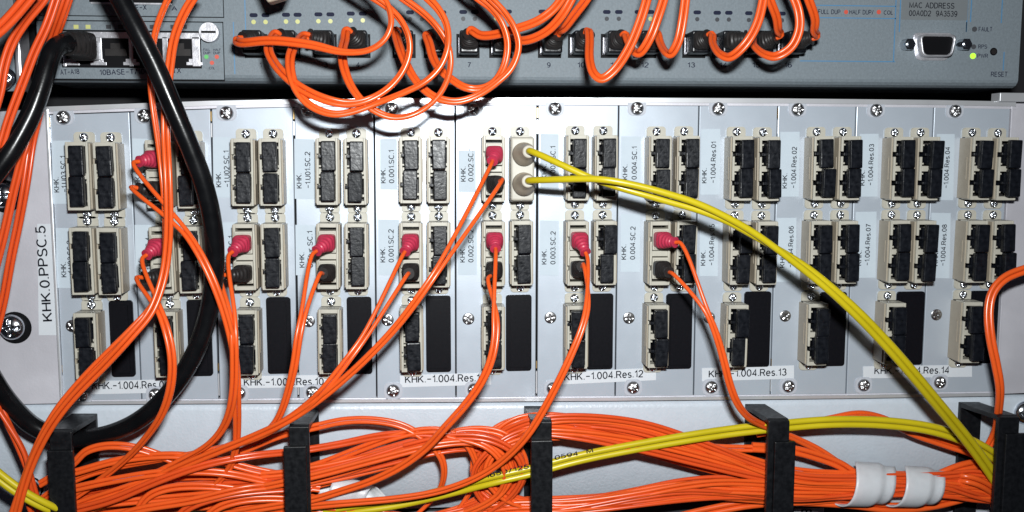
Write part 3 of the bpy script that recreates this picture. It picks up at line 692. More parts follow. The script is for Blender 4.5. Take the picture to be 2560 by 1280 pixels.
# ---------------------------------------------------------------- cords
R0 = 0.88
def strand(name, pts, r, mt, parent, n=12):
    mb = MB(); mb.tube(pts, r, n); return part(mb, name, mt, parent)
def duplex(pts, label, group, mt='orange', r=R0, phi=(0.0,), name='patch_cable', cat='cable', leads=None, per=8, jit=0.0, smooth=3):
    """centre line of image points with heights; leads: two lists of world points in front of the common run"""
    C = catmull(world(pts), per, smooth)
    a, b = pair_offsets(C, r, list(phi))
    o = thing(name, label, cat, C[len(C)//2], group)
    res = []
    for s, arr in ((0, a), (1, b)):
        if leads and leads[s]:
            arr = catmull(list(leads[s]) + arr[4::6] + [arr[-1]], 6, 3)
        res.append(strand('strand', arr, r, M[mt], o))
    return o
def boot(parent, base, tip, mt, r0=3.5, r1=1.75, name='boot', label=None):
    """base, tip world points; leaves the socket straight then bends towards the tip"""
    d = tip-base; L = d.length
    ctl = [base, base+Vector((d.x*0.12, min(-3.2, d.y*0.45), d.z*0.12)), base+Vector((d.x*0.55, d.y*0.8, d.z*0.55)), tip]
    C = catmull(ctl, 14, 1); m = len(C); rad = []; sq = []
    for k in range(m):
        u = k/(m-1); r = r0+(r1-r0)*min(1, max(0, (u-0.22)/0.68))
        if 0.25 < u < 0.86: r *= 1+0.07*math.cos(u*2*math.pi*8)
        if u > 0.9: r = r1*1.32
        rad.append(r); sq.append(5-3*min(1, u/0.5))
    mb = MB(); mb.tube(C, rad, 20, sq=sq, stretch=1.0)
    o = part(mb, name, M[mt], parent)
    if label: o['label'] = label
    mb = MB(); e = C[-1]; t = (C[-1]-C[-3]).normalized()
    return o, C[-1], t
def socket(row, c, i, j):
    c0, ang = ADPOS[(row, c, i)]; dz = 6.35 if j == 0 else -6.35
    return Vector((c0.x+math.sin(ang)*dz, 0, c0.z+dz))
def plug_cord(row, i, tips, pts, label, phi=(0,), mt='orange', th=23, join=None):
    C = catmull(world(pts), 8, 3); a, b = pair_offsets(C, R0, list(phi))
    o = thing('patch_cable', label, 'cable', socket(row, 'A', i, 0), 'orange patch cords plugged into the modules')
    ends = []
    for j, (tx, ty) in enumerate(tips):
        s = socket(row, 'A', i, j)
        mb = MB(); mb.box(s.x-3.75, s.x+3.75, -3.2, -12.2, s.z-4.75, s.z+4.75, 0.35)
        mb.box(s.x-3.05, s.x+3.05, -12.2, -13.0, s.z-4.05, s.z+4.05, 0.2); part(mb, 'plug', M['beige'], o)
        tip = U(tx, ty, th)
        bo, e, t = boot(o, Vector((s.x, -12.4, s.z)), tip, 'red' if j == 0 else 'boot', 3.6, 1.8)
        bo['label'] = 'red strain relief boot' if j == 0 else 'black strain relief boot'
        ends.append((e-t*2.5, e, e+t*3.2))
    # strand that starts nearer to each boot
    da = (a[0]-ends[0][1]).length+(b[0]-ends[1][1]).length; db = (b[0]-ends[0][1]).length+(a[0]-ends[1][1]).length
    arrs = (a, b) if da <= db else (b, a)
    for lead, arr, nm in zip(ends, arrs, (0, 1)):
        strand('strand', catmull(list(lead) + arr[3::6] + [arr[-1]], 6, 3), R0, M[mt], o)
    return o

plug_cord(0, 1, [(347, 404), (343, 470)], [(432, 540, 34), (490, 618, 40), (540, 720, 42), (575, 830, 40), (590, 920, 38), (592, 1010, 34), (592, 1090, 28), (580, 1160, 22), (530, 1220, 18), (430, 1275, 14), (330, 1320, 12)],
          'orange cord plugged into the top socket of the module behind the thick black cable', (0.2, -0.3, 0.9, 1.2))
plug_cord(1, 1, [(366, 638), (357, 694)], [(385, 745, 34), (412, 810, 40), (430, 890, 42), (428, 960, 41), (408, 1030, 37), (360, 1100, 30), (290, 1170, 24), (190, 1240, 20), (90, 1310, 18)],
          'orange cord plugged into the middle row beside the thick black cable', (0.0, 0.5, 1.0, 0.5))
plug_cord(1, 2, [(581, 630), (568, 688)], [(578, 745, 34), (584, 830, 40), (586, 920, 40), (580, 1010, 36), (555, 1075, 30), (510, 1120, 26), (420, 1165, 22), (300, 1225, 20), (190, 1272, 18), (120, 1310, 16)],
          'orange cord plugged in below the label -1.U02.SC.1', (0.1, 0.4, 1.1, 0.3))
plug_cord(1, 3, [(791, 628), (806, 684)], [(768, 745, 34), (748, 830, 40), (735, 920, 40), (712, 1005, 36), (690, 1055, 32), (640, 1095, 26), (520, 1125, 22), (400, 1150, 20), (290, 1168, 18), (180, 1200, 18), (90, 1260, 16)],
          'orange cord plugged in at the label 0.Flur.SC.1', (0.1, 0.8, 1.0, 0.2))
plug_cord(1, 4, [(1012, 630), (1022, 684)], [(940, 800, 36), (880, 885, 42), (800, 985, 42), (740, 1035, 37), (660, 1085, 33), (560, 1120, 28), (450, 1170, 24), (330, 1215, 22), (190, 1262, 20), (100, 1300, 18)],
          'orange cord plugged in at the label 0.001.SC.2', (0.0, 0.2, 0.0, 0.1))
plug_cord(0, 5, [(1231, 403), (1250, 453)], [(1130, 620, 44), (1060, 725, 48), (980, 830, 46), (880, 930, 44), (790, 1005, 40), (700, 1062, 36), (590, 1110, 30), (470, 1158, 26), (320, 1228, 22), (190, 1290, 20)],
          'orange cord beside the yellow plug running far down to the left', (0.3, 0.6, 0.1, 0.0))
plug_cord(1, 5, [(1239, 622), (1226, 690)], [(1236, 760, 36), (1240, 830, 40), (1225, 910, 42), (1185, 985, 40), (1120, 1060, 36), (1055, 1130, 30), (960, 1190, 26), (860, 1225, 22), (770, 1252, 20), (640, 1272, 18), (500, 1300, 16)],
          'orange cord plugged in at the label 0.002.SC.2', (0.6, -0.5, 0.1, 0.3, 0.0))
plug_cord(1, 6, [(1464, 632), (1456, 666)], [(1472, 730, 36), (1462, 800, 42), (1420, 905, 44), (1375, 995, 42), (1325, 1080, 38), (1270, 1140, 33), (1200, 1190, 28), (1100, 1228, 24), (980, 1248, 22), (860, 1258, 20), (760, 1268, 18), (600, 1290, 14)],
          'orange cord plugged in at the label 0.003.SC.2', (0.7, 0.3, 0.5, 0.1))
plug_cord(1, 7, [(1689, 606), (1674, 681)], [(1748, 740, 36), (1785, 820, 38), (1812, 910, 38), (1832, 985, 36), (1862, 1035, 32), (1905, 1062, 24), (1960, 1085, 18), (2040, 1120, 14), (2140, 1190, 16)],
          'orange cord plugged in at the label 0.004.SC.2', (0.6, 0.2, 0.9, 0.4))

# yellow cord with the twin plug
yo = thing('patch_cable', 'yellow cord with two round beige boots sweeping across the right half', 'cable', socket(0, 'B', 5, 0), 'yellow patch cords')
c0, ang = ADPOS[(0, 'B', 5)]
mb = MB(); mb.box(c0.x-5.1, c0.x+5.1, -3.0, -13.5, c0.z-13.6, c0.z+13.6, 1.0, 3); part(mb, 'twin_plug', M['beige'], yo)
Y = [(1960, 632, 46), (2050, 700, 48), (2150, 790, 47), (2250, 897, 44), (2340, 1005, 38), (2420, 1102, 30), (2480, 1185, 24), (2525, 1260, 20), (2560, 1340, 18)]
C = catmull(world(Y), 8, 2); a, b = pair_offsets(C, 1.38, [0.9, 0.35, 0.1, 0.0])
leads = []
for j, (tx, ty) in enumerate(((1322, 379), (1320, 453))):
    s = socket(0, 'B', 5, j)
    s.x += 0.4
    mb = MB(); base = Vector((s.x, -13.3, s.z)); tip = U(tx, ty, 24)
    Cb = catmull([base, base+Vector((0.2, -3, 0)), base.lerp(tip, 0.6), tip], 6, 1); m = len(Cb)
    rad = [5.0-(5.0-2.6)*(max(0, k/(m-1)-0.25)/0.75)**0.8 for k in range(m)]
    mb.tube(Cb, rad, 24); part(mb, 'boot', M['taupe'], yo)
    mb = MB(); t = (Cb[-1]-Cb[-2]).normalized(); mb.tube([Cb[-1]-t*1.5, Cb[-1]+t*0.3], 2.3, 20); part(mb, 'boot_lip', M['beige'], yo)
    leads.append([Cb[-1]-t*1, Cb[-1], Cb[-1]+t*3])
pa = world([(1385, 403, 34), (1470, 442, 39), (1539, 466, 42), (1601, 484, 44), (1671, 504, 45), (1742, 524, 46), (1815, 552, 47), (1885, 590, 47)])
pb = world([(1390, 449, 36), (1461, 447, 42), (1517, 450, 46), (1601, 466, 48), (1671, 485, 49), (1742, 508, 49), (1815, 542, 49), (1890, 585, 49)])
arrs = (a, b) if (a[0]-pa[-1]).length+(b[0]-pb[-1]).length < (b[0]-pa[-1]).length+(a[0]-pb[-1]).length else (b, a)
for lead, mid_, arr in ((leads[0], pa, arrs[0]), (leads[1], pb, arrs[1])):
    strand('strand', catmull(lead+mid_+arr[4::6]+[arr[-1]], 7, 3), 1.4, M['yellow'], yo, 14)
y2 = duplex([(2620, 1240, 14), (2520, 1165, 17), (2440, 1112, 20), (2340, 1075, 22), (2220, 1058, 22), (2080, 1055, 22), (1950, 1065, 22), (1800, 1082, 22), (1600, 1115, 23), (1440, 1147, 24), (1330, 1177, 24), (1240, 1198, 24), (1130, 1226, 18), (1000, 1256, 15), (860, 1277, 14), (740, 1300, 10), (500, 1340, 10), (300, 1320, 14), (200, 1298, 20), (125, 1270, 30), (60, 1236, 34), (0, 1193, 36), (-60, 1140, 38)],
            'yellow cord with black printing lying along the cable rings', 'yellow patch cords', 'yellow', 1.4, (0.1, 0.2, 0.15, 0.1, 0.2, 0.3, 0.2), per=9)
# printing on the upper strand
lettering('0594  M', (1389, 1149), (1482, 1130), 25.9, y2, height=9.5, name='printing')
lettering('1650/125', (1216, 1194), (1322, 1170), 25.9, y2, height=9.5, name='printing')

# ---------------------------------------------------------------- cords of the switch
def sw_cord(port, start, pts, label, phi, r=0.95, mt='orange', th=17):
    x = PORTS[port-1]; pc = U(x, 114, 0)
    e = U(start[0], start[1], th)
    o = thing('patch_cable', label, 'cable', pc, 'orange cords plugged into the switch')
    mb = MB(); mb.box(pc.x-3.9, pc.x+4.1, 0, -11.5, pc.z-4.3, pc.z+5.2, 0.8, 3); part(mb, 'plug', M['cap'], o)
    base = Vector((pc.x, -10.5, pc.z+0.8))
    bo, e2, t = boot(o, base, e, 'boot', 3.8, 2.6)
    C = catmull([e2-t*2, e2, e2+t*2.0]+world(pts), 8, 3)
    a, b = pair_offsets(C, r, list(phi))
    strand('strand', a, r, M[mt], o); strand('strand', b, r, M[mt], o)
    return o
sw_cord(1, (606, 100), [(592, 103, 23), (606, 107, 27), (676, 101, 34), (779, 112, 40), (856, 130, 44), (921, 126, 46), (962, 98, 47), (978, 59, 47), (970, 15, 46), (940, -25, 44), (880, -70, 42)], 'orange cord looping right from the first switch port', (0, 0.1, 0.3, 1.2, 1.3, 1.0))
sw_cord(2, (696, 90), [(677, 100, 24), (671, 125, 30), (689, 162, 36), (725, 200, 42), (766, 228, 46), (818, 250, 48), (869, 259, 48), (921, 249, 48), (972, 219, 47), (1008, 175, 47), (1024, 129, 47), (1021, 90, 47), (1003, 52, 46), (972, 20, 45), (920, -15, 44), (860, -50, 40)], 'orange cord hanging in a loop from the second switch port', (0.1, 0.2, 0.3, 1.1, 1.3, 0.8))
sw_cord(3, (772, 92), [(748, 100, 24), (734, 118, 30), (725, 146, 36), (729, 191, 42), (746, 232, 45), (779, 266, 47), (831, 285, 48), (882, 279, 48), (947, 256, 48), (1011, 231, 50), (1063, 204, 51), (1101, 166, 51), (1120, 116, 51), (1117, 64, 50), (1097, 25, 49), (1066, -8, 47), (1020, -50, 44)], 'orange cord from the third switch port in the lowest wide loop', (0.3, 0.1, 0.9, 1.2, 1.3, 0.7))
sw_cord(4, (874, 84), [(862, 100, 23), (856, 126, 30), (859, 165, 36), (877, 214, 42), (903, 250, 46), (939, 278, 47), (985, 294, 47), (1037, 285, 47), (1081, 256, 46), (1110, 218, 45), (1126, 168, 44), (1121, 116, 44), (1096, 72, 44), (1062, 36, 43), (1010, -2, 42), (940, -50, 40)], 'orange cord from the fourth switch port drooping onto the white panel', (0.1, 0.2, 1.0, 1.4, 1.3, 1.0))
sw_cord(5, (995, 84), [(993, 98, 23), (1003, 130, 30), (1024, 177, 36), (1052, 216, 42), (1090, 244, 45), (1140, 254, 46), (1192, 239, 46), (1242, 206, 45), (1280, 168, 45), (1297, 116, 45), (1286, 70, 45), (1260, 31, 44), (1227, -3, 43), (1180, -50, 40)], 'orange cord from the fifth switch port curling up at the right', (0.1, 0.3, 0.8, 1.1, 1.3, 0.9))
sw_cord(6, (1074, 92), [(1073, 108, 23), (1085, 150, 30), (1108, 182, 36), (1126, 196, 38), (1164, 219, 42), (1203, 221, 42), (1236, 204, 41), (1260, 165, 40), (1269, 116, 40), (1264, 82, 40), (1250, 49, 40), (1224, 18, 39), (1193, -6, 38), (1140, -50, 36)], 'orange cord from the sixth switch port in a small loop', (0.1, 0.3, 0.8, 1.1, 1.3, 0.9))
sw_cord(7, (1176, 84), [(1200, 88, 22), (1235, 87, 26), (1290, 72, 32), (1345, 52, 36), (1385, 22, 38), (1412, -15, 40), (1440, -60, 42)], 'orange cord leaving the seventh switch port to the upper right', (0.1, 0.2, 0.4, 0.6))
sw_cord(8, (1272, 90), [(1300, 101, 24), (1330, 97, 28), (1370, 76, 32), (1405, 38, 36), (1430, -5, 38), (1455, -60, 40)], 'orange cord leaving the eighth switch port to the upper right', (0.1, 0.2, 0.4, 0.6))
sw_cord(9, (1392, 86), [(1410, 70, 24), (1435, 38, 30), (1468, -5, 36), (1500, -60, 40)], 'straight orange cord rising from the ninth switch port', (0.1, 0.2))
sw_cord(10, (1468, 84), [(1474, 98, 24), (1474, 150, 34), (1486, 186, 40), (1505, 197, 42), (1535, 176, 43), (1570, 125, 43), (1598, 60, 43), (1618, -5, 43), (1630, -60, 42)], 'orange cord in a deep hook from the tenth switch port', (0.1, 0.1, 0.2, 0.4, 0.1, 0.0))
sw_cord(11, (1557, 92), [(1572, 108, 24), (1584, 128, 30), (1600, 132, 34), (1625, 95, 37), (1645, 42, 38), (1660, -5, 38), (1672, -60, 38)], 'orange cord in a short hook from the eleventh switch port', (0.1, 0.3, 0.2, 0.0))
sw_cord(12, (1638, 88), [(1650, 106, 24), (1664, 130, 32), (1678, 134, 36), (1695, 105, 38), (1706, 55, 39), (1714, -5, 39), (1720, -60, 39)], 'orange cord in a narrow V from the twelfth switch port', (0.1, 0.3, 0.2, 0.0))
sw_cord(13, (1772, 92), [(1782, 108, 24), (1800, 135, 32), (1825, 143, 36), (1862, 112, 39), (1892, 62, 40), (1908, 0, 40), (1916, -60, 40)], 'orange cord in a round hook from the thirteenth switch port', (0.1, 0.3, 0.2, 0.0))
sw_cord(14, (1868, 95), [(1884, 112, 24), (1910, 135, 32), (1940, 141, 36), (1978, 118, 38), (1998, 75, 39), (1997, 30, 39), (1983, -10, 39), (1960, -60, 38)], 'orange cord in a round hook from the fourteenth switch port', (0.1, 0.3, 0.2, 0.0))
sw_cord(15, (1940, 90), [(1946, 76, 23), (1942, 45, 28), (1925, 0, 32), (1905, -60, 34)], 'orange cord rising straight from the fifteenth switch port', (0.1, 0.0))
sw_cord(16, (2030, 92), [(2036, 78, 23), (2038, 48, 28), (2022, 0, 32), (2000, -60, 34)], 'orange cord rising from the last switch port at the right', (0.1, 0.0))

# ---------------------------------------------------------------- loose orange cords at left, right
HANG = 'orange cords hanging at the left edge'
duplex([(500, -30, 40), (462, 30, 38), (436, 95, 36), (424, 170, 34), (416, 250, 33), (414, 330, 33), (419, 430, 36), (422, 540, 36), (419, 620, 35), (408, 695, 36), (378, 778, 40), (328, 840, 43), (262, 912, 44), (190, 985, 43), (146, 1038, 42), (104, 1105, 40), (68, 1190, 38), (40, 1290, 36)], 'orange cord falling behind the thick black cable then sweeping to the lower left', HANG, phi=(0.5, 0.3, 0.3, 0.2, 0.1, 0.8))
duplex([(440, -40, 38), (412, 15, 36), (390, 75, 33), (379, 140, 30), (376, 200, 28), (383, 270, 27), (395, 350, 28), (405, 430, 30), (413, 520, 30), (415, 600, 29), (407, 690, 30), (384, 760, 34), (330, 822, 38), (262, 890, 40), (196, 960, 40), (140, 1030, 40), (96, 1110, 39), (60, 1200, 37), (28, 1290, 36)], 'thin orange cord falling left of the thick black cable past its red plugs', HANG, phi=(1.3, 1.4, 1.4, 1.2, 0.9, 0.6, 1.2), r=0.85)
duplex([(90, -30, 70), (62, 5, 70), (32, 40, 70), (0, 72, 70), (-60, 120, 70)], 'dimmed orange cord crossing the top left corner of the photo', HANG, phi=(0.1, 0.0), r=1.15, mt='orange_dim')
duplex([(128, -40, 50), (107, 0, 50), (64, 52, 50), (31, 104, 50), (10, 165, 50), (-2, 232, 50), (-30, 320, 50)], 'orange cord crossing the grey bracket at the top left', HANG, phi=(0.1, 0.2, 0.6), mt='orange_dim', r=0.9)
duplex([(152, -40, 44), (139, 0, 44), (116, 66, 44), (86, 130, 44), (64, 188, 44), (46, 235, 44), (22, 300, 44), (4, 360, 44), (-30, 470, 44)], 'orange cord running left of the black network plug', HANG, phi=(0.2, 0.2, 0.8), mt='orange_dim', r=0.85)
duplex([(178, -40, 32), (164, 0, 32), (147, 48, 30), (132, 90, 26), (118, 140, 22), (108, 200, 22), (98, 260, 24), (80, 320, 28), (62, 368, 30), (46, 430, 30), (30, 495, 30), (10, 585, 30), (-20, 700, 30)], 'orange cord passing behind the black network cable to the left edge', HANG, phi=(0.2, 0.5, 0.9, 0.6), mt='orange_dim', r=0.85)
duplex([(186, -40, 28), (172, 0, 28), (154, 52, 26), (136, 100, 20), (122, 160, 18), (112, 220, 18), (96, 290, 22), (80, 355, 26), (66, 450, 28), (48, 550, 28), (28, 645, 28), (8, 755, 28), (-16, 850, 28)], 'orange cord hanging down over the left rack ear', HANG, phi=(1.2, 0.7, 0.5, 0.4), mt='orange_dim', r=0.85)
duplex([(-30, 940, 26), (0, 1015, 26), (18, 1055, 26), (42, 1105, 25), (68, 1168, 24), (84, 1225, 22), (98, 1270, 20), (106, 1320, 20)], 'short orange cord between the left edge and the leftmost ring', HANG, phi=(1.4, 1.2), mt='orange_dim')
duplex([(110, 1330, 20), (80, 1285, 24), (66, 1230, 26), (72, 1180, 27), (60, 1130, 27), (20, 1060, 27), (-40, 970, 27)], 'orange cord bending up beside the lower left screw', HANG, phi=(1.4, 1.3), mt='orange_dim')
duplex([(2640, 655, 30), (2560, 675, 30), (2510, 697, 30), (2482, 730, 30), (2472, 775, 31), (2476, 840, 33), (2490, 910, 34), (2500, 970, 33), (2496, 1030, 27), (2486, 1085, 18), (2462, 1130, 15), (2420, 1180, 14), (2330, 1205, 15)], 'orange cord entering from the right edge beside the last module', 'orange cord at the right edge', phi=(0.0, 0.1, 0.3, 0.1), r=1.1)

# ---------------------------------------------------------------- bundled cords in the rings
def bundle(path, n, label, group, seed, r=0.84, mt=('orange', 'orange_dim')):
    rnd = random.Random(seed)
    for k in range(n):
        a = -1+2*(k+0.5)/n
        b = rnd.uniform(-1, 1)
        w1, w2, p1, p2 = rnd.uniform(0.15, 0.5), rnd.uniform(0.15, 0.45), rnd.uniform(0, 6), rnd.uniform(0, 6)
        pts = []; m = len(path)
        for q, (x, y, h, hw, hd) in enumerate(path):
            x0, y0 = path[max(q-1, 0)][:2]; x1, y1 = path[min(q+1, m-1)][:2]
            dx, dy = x1-x0, y1-y0; L = math.hypot(dx, dy) or 1
            nx, ny = -dy/L, dx/L
            aa = a+w1*math.sin(p1+q*0.9); bb = b+w2*math.sin(p2+q*1.1)
            pts.append((x+nx*hw*aa, y+ny*hw*aa, h+hd*bb))
        ph = rnd.uniform(-0.5, 0.5)
        duplex(pts, label, group, phi=[ph+rnd.uniform(-0.6, 0.6) for _ in range(4)], r=r, mt=mt[k % 2], per=7)
bundle([(2640, 1270, 14, 20, 4), (2520, 1235, 15, 24, 5), (2440, 1210, 16, 26, 6), (2370, 1202, 17, 16, 4), (2250, 1200, 17, 15, 4), (2130, 1203, 17, 17, 4), (2000, 1200, 17, 18, 5), (1900, 1180, 17, 20, 5), (1750, 1134, 16, 26, 5), (1600, 1090, 16, 30, 5), (1450, 1066, 16, 28, 5), (1350, 1064, 16, 27, 5), (1290, 1078, 15, 28, 5), (1238, 1112, 14, 26, 4), (1204, 1162, 12, 18, 4), (1208, 1215, 11, 16, 4), (1255, 1250, 12, 15, 4), (1330, 1268, 12, 12, 4), (1430, 1285, 12, 10, 4)],
       13, 'orange cord of the bundle arching over the right-centre panel from the white sleeve', 'orange cords in the arching bundle', 3)
bundle([(2640, 1290, 13, 12, 4), (2510, 1245, 14, 16, 5), (2430, 1232, 16, 18, 5), (2370, 1226, 17, 12, 4), (2250, 1222, 17, 12, 4), (2130, 1227, 17, 15, 4), (2000, 1230, 17, 20, 5), (1920, 1228, 17, 22, 5), (1800, 1224, 17, 25, 5), (1700, 1228, 16, 24, 5), (1600, 1240, 16, 20, 5), (1480, 1257, 16, 17, 5), (1380, 1266, 16, 16, 5), (1290, 1270, 15, 16, 4), (1200, 1285, 13, 16, 4), (1080, 1310, 12, 14, 4)],
       14, 'orange cord of the low bundle running flat along the bottom right', 'orange cords in the low right bundle', 5)
bundle([(120, 1300, 14, 20, 5), (200, 1262, 15, 24, 6), (320, 1238, 15, 26, 6), (470, 1222, 15, 26, 6), (620, 1212, 16, 24, 6), (780, 1188, 17, 22, 6), (940, 1152, 18, 22, 5), (1080, 1116, 19, 23, 5), (1180, 1100, 19, 24, 5), (1250, 1114, 19, 24, 5), (1288, 1158, 18, 22, 5), (1282, 1208, 16, 22, 5), (1235, 1252, 15, 22, 5), (1150, 1285, 13, 18, 4), (1040, 1310, 12, 14, 4)],
       13, 'orange cord of the left bundle curling round left of the middle ring', 'orange cords in the curling left bundle', 11)
bundle([(100, 1330, 10, 16, 4), (220, 1285, 12, 18, 4), (360, 1262, 12, 20, 4), (520, 1252, 12, 20, 4), (660, 1250, 12, 20, 4), (780, 1258, 12, 16, 4), (940, 1285, 10, 14, 4), (1100, 1320, 10, 14, 4)],
       9, 'orange cord at the very bottom left under the other cords', 'orange cords along the bottom left', 17)
LO = 'single orange cords looping inside the rings'
duplex([(100, 1210, 20), (182, 1160, 22), (215, 1128, 23), (270, 1114, 23), (340, 1120, 22), (420, 1146, 20), (500, 1172, 18), (620, 1192, 16), (740, 1200, 15)], 'orange cord arching just right of the leftmost ring', LO, phi=(0.6, 0.4))
duplex([(600, 1130, 14), (700, 1088, 14), (785, 1068, 14), (860, 1052, 15), (940, 1051, 16), (1010, 1066, 17), (1070, 1104, 18), (1105, 1148, 18), (1110, 1190, 16), (1095, 1230, 12), (1060, 1270, 10), (1010, 1310, 10)], 'orange cord in a high arch right of the ring with the milky sleeve', LO, phi=(0.3, 0.3, 0.8, 1.3))
duplex([(640, 1205, 14), (720, 1182, 14), (790, 1164, 14), (880, 1130, 15), (980, 1094, 17), (1060, 1076, 18), (1120, 1080, 19), (1165, 1108, 19), (1188, 1150, 18), (1192, 1195, 16), (1175, 1230, 12), (1150, 1268, 11), (1110, 1310, 10)], 'orange cord rising in a lower arch toward the middle ring', LO, phi=(0.3, 0.4, 0.9, 1.2))
duplex([(340, 1300, 22), (352, 1262, 22), (378, 1236, 22), (430, 1219, 21), (520, 1216, 20), (620, 1228, 18), (720, 1243, 16), (800, 1256, 14)], 'orange cord with a bright highlight bending up at bottom left', LO, phi=(0.4, 0.2))
duplex([(500, 1310, 22), (540, 1272, 22), (600, 1252, 21), (680, 1246, 19), (760, 1252, 17)], 'short orange cord curving up near the bottom between the two left rings', LO, phi=(0.4, 0.2))
duplex([(1880, 1118, 14), (1980, 1125, 14), (2040, 1140, 15), (2100, 1162, 16), (2150, 1192, 17), (2250, 1202, 17)], 'orange cord sloping from the ring down into the thick white sleeve', LO, phi=(0.1, 0.2), r=1.15)
duplex([(1500, 1098, 12), (1700, 1112, 12), (1800, 1120, 13), (1900, 1122, 14), (2000, 1130, 14)], 'orange cord running nearly level behind the yellow cord', LO, phi=(0.1, 0.2))
duplex([(1890, 1084, 14), (1990, 1066, 15), (2080, 1048, 16), (2150, 1036, 14), (2210, 1048, 12), (2280, 1082, 11), (2370, 1112, 12), (2440, 1138, 13), (2475, 1185, 14), (2480, 1240, 14), (2500, 1300, 14)], 'orange cord peeking above the yellow arch near the rightmost ring', LO, phi=(1.2, 1.0, 0.5, 0.2), r=1.1)
duplex([(2330, 1200, 15), (2362, 1184, 16), (2405, 1168, 16), (2460, 1158, 14), (2540, 1150, 12)], 'orange cord leaving the thick white sleeve upward to the right', LO, phi=(0.1, 0.1), r=1.3)
duplex([(2310, 1206, 15), (2385, 1196, 18), (2420, 1198, 22), (2460, 1212, 22), (2510, 1250, 18), (2560, 1300, 14)], 'orange cord bending downward between the white sleeve and the rightmost ring', LO, phi=(0.1, 0.2), r=1.2)
duplex([(1640, 1310, 13), (1760, 1280, 13), (1880, 1258, 14), (2000, 1252, 14), (2120, 1258, 16), (2230, 1270, 16), (2330, 1262, 15), (2420, 1240, 14)], 'orange cord sagging under the thick white sleeve', LO, phi=(0.2, 0.3), r=1.2)

TG = 'orange cords crossing over the bundles between the left rings'
rnd = random.Random(23)
for k, (pts, ph) in enumerate([
    ([(150, 1230, 22), (260, 1205, 24), (420, 1180, 24), (560, 1182, 22), (680, 1206, 18), (800, 1222, 16)], (0.4, 0.9)),
    ([(170, 1280, 24), (280, 1250, 26), (400, 1200, 27), (520, 1160, 26), (640, 1138, 22), (740, 1128, 16), (850, 1110, 15), (960, 1088, 16), (1080, 1085, 18), (1190, 1105, 20)], (0.2, 1.0, 0.5)),
    ([(230, 1320, 24), (330, 1278, 26), (480, 1252, 26), (610, 1222, 24), (730, 1210, 18), (860, 1180, 18), (1000, 1130, 20), (1110, 1098, 22)], (0.9, 0.3, 1.1)),
    ([(420, 1320, 24), (470, 1270, 25), (560, 1240, 24), (680, 1226, 20), (780, 1222, 17)], (0.3, 1.2)),
    ([(190, 1180, 22), (300, 1150, 22), (430, 1138, 22), (540, 1150, 20), (640, 1176, 18), (740, 1190, 16), (880, 1172, 18)], (0.8, 0.2))]):
    duplex(pts, 'orange cord crossing over the left bundles near the leftmost ring and the sleeve ring', TG, phi=ph, mt=('orange', 'orange_dim')[k % 2])
TC = 'orange cords coiled at the middle ring'
for k, (pts, ph) in enumerate([
    ([(1400, 1092, 18), (1310, 1098, 20), (1240, 1130, 22), (1215, 1180, 22), (1240, 1230, 20), (1300, 1262, 18), (1400, 1278, 16)], (0.3, 0.9)),
    ([(1010, 1118, 20), (1130, 1092, 23), (1230, 1100, 25), (1295, 1140, 25), (1308, 1190, 23), (1280, 1240, 20), (1220, 1285, 16)], (0.2, 0.8)),
    ([(1120, 1088, 22), (1220, 1118, 25), (1262, 1170, 25), (1255, 1225, 22), (1200, 1272, 18), (1130, 1310, 14)], (1.0, 0.3)),
    ([(1420, 1072, 18), (1320, 1075, 20), (1250, 1105, 22), (1190, 1165, 22), (1186, 1215, 19), (1215, 1262, 16), (1270, 1300, 14)], (0.4, 1.2))]):
    duplex(pts, 'orange cord coiled in a tight curve just left of the middle ring', TC, phi=ph, mt=('orange', 'orange_dim')[k % 2])

# ---------------------------------------------------------------- black cables
def single(pts, r, label, name='power_cable', parent=None, n=20):
    C = catmull(world(pts), 9, 3); mb = MB(); mb.tube(C, r, n)
    if parent: return part(mb, 'cable', M['jacket'], parent)
    return tag(part(mb, name, M['jacket']), label, 'cable')
single([(270, -60, 46), (302, 0, 46), (345, 80, 46), (388, 165, 45), (430, 262, 44), (474, 365, 42), (512, 470, 39), (533, 570, 36), (537, 670, 33), (522, 780, 31), (486, 885, 30), (424, 980, 28), (345, 1052, 24), (250, 1090, 18), (160, 1096, 16), (85, 1066, 18), (35, 1020, 22), (0, 975, 26), (-50, 890, 30)],
       3.75, 'thick black power cable hanging in a big loop over the left modules')
no = thing('network_cable', 'thick black network cable plugged into the grey switch at upper left', 'cable', U(195, 115, 0))
single([(178, 108, 24), (150, 112, 28), (132, 128, 32), (120, 160, 34), (105, 210, 36), (82, 275, 38), (52, 335, 40), (18, 392, 42), (-40, 470, 44)], 3.7, None, parent=no)
mb = MB(); mb.pbox(176, 96, 226, 146, 1.0, 12, 0.6); part(mb, 'plug', M['boot'], no)
P = [U(204, 116, 11), U(198, 112, 16), U(184, 109, 21), U(165, 110, 25)]
C = catmull(P, 8, 1); mb = MB(); mb.tube(C, [5.4*(1-0.2*k/(len(C)-1))*(1+0.06*math.cos(k*1.6)) for k in range(len(C))], 20, sq=[5-2.6*k/(len(C)-1) for k in range(len(C))])
part(mb, 'boot', M['boot'], no)
mb = MB(); a = U(218, 138, 10); b = U(238, 146, 2); mb.tube([a, b], 0.9, 8); part(mb, 'latch', M['sleeve'], no)

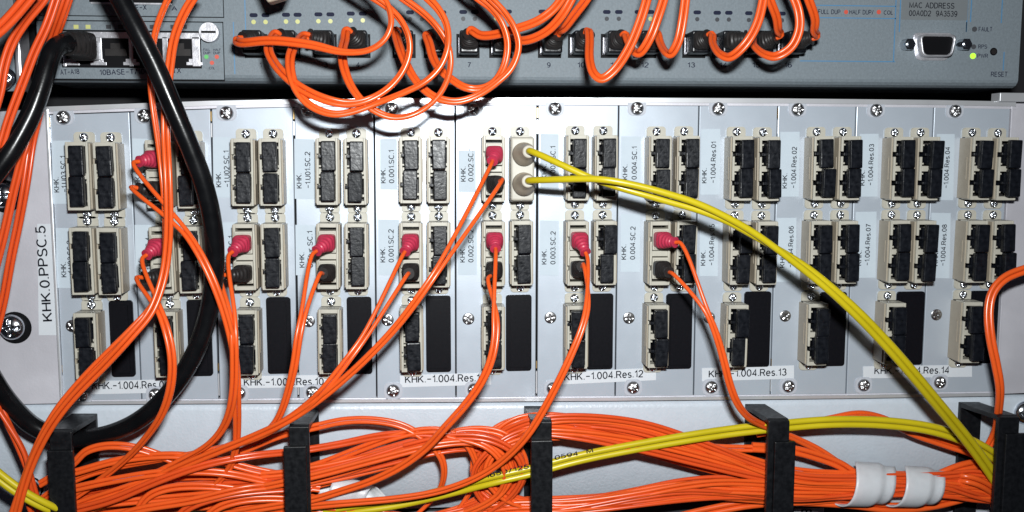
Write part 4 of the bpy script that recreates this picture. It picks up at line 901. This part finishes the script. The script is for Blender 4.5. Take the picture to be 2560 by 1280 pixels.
# ---------------------------------------------------------------- spiral sleeves
def spiral(p0, p1, r0, r1, turns, width, label, phase=0.0, h=17, flat=0.98):
    A, B = U(*p0, h), U(*p1, h); ax = (B-A); L = ax.length; t = ax/L
    n = Vector((0, -1, 0)); n = (n-t*n.dot(t)).normalized(); b = n.cross(t)
    N = 110; W = 14; vs = []; fs = []
    thick = 0.5
    def pt(u, s, extra):
        an = phase+u*turns*2*math.pi
        an0 = phase; pitch = 21.6*L/42
        along = pitch*(an-an0)/(2*math.pi) - pitch*0.1*(math.sin(an)-math.sin(an0)) + s*width
        r = r0+(r1-r0)*(along/L)+extra+0.35*math.sin(an*0.5+1)
        r += 0.55 - 1.3*min(1, max(0, (s-0.62)/0.12))
        return A+t*along+(n*math.cos(an)*flat+b*math.sin(an))*r
    for side in (0, 1):
        for i in range(N+1):
            for j in range(W+1): vs.append(pt(i/N, j/W, thick if side == 0 else 0))
    S = (N+1)*(W+1)
    for i in range(N):
        for j in range(W):
            a0 = i*(W+1)+j; q = (a0, a0+1, a0+W+2, a0+W+1)
            fs.append(q); fs.append(tuple(S+v for v in reversed(q)))
        fs.append((i*(W+1), (i+1)*(W+1), S+(i+1)*(W+1), S+i*(W+1)))
        fs.append((i*(W+1)+W, S+i*(W+1)+W, S+(i+1)*(W+1)+W, (i+1)*(W+1)+W))
    for i in (0, N):
        for j in range(W): fs.append((i*(W+1)+j, i*(W+1)+j+1, S+i*(W+1)+j+1, S+i*(W+1)+j))
    mb = MB(); mb.add(vs, fs, True)
    return tag(part(mb, 'spiral_sleeve', M['sleeve']), label, 'cable sleeve', 'milky spiral sleeves')
spiral((2092, 1209), (2334, 1218), 8.9, 8.3, 1.55, 19.0, 'thick milky white spiral sleeve gripping the bundle at the right', -1.7)
spiral((740, 1212), (915, 1236), 6.2, 4.6, 1.6, 16, 'small milky sleeve partly hidden by cords right of a ring', 1.0, h=13, flat=0.9)
# pale boot at the top edge
mb = MB(); mb.quadbox([(640, -60), (735, -60), (712, -6), (668, 7)], 30, 38, 1.0, 3)
tag(part(mb, 'cable_tag', M['taupe']), 'grey beige tag hanging into view at the top edge', 'cable tag')
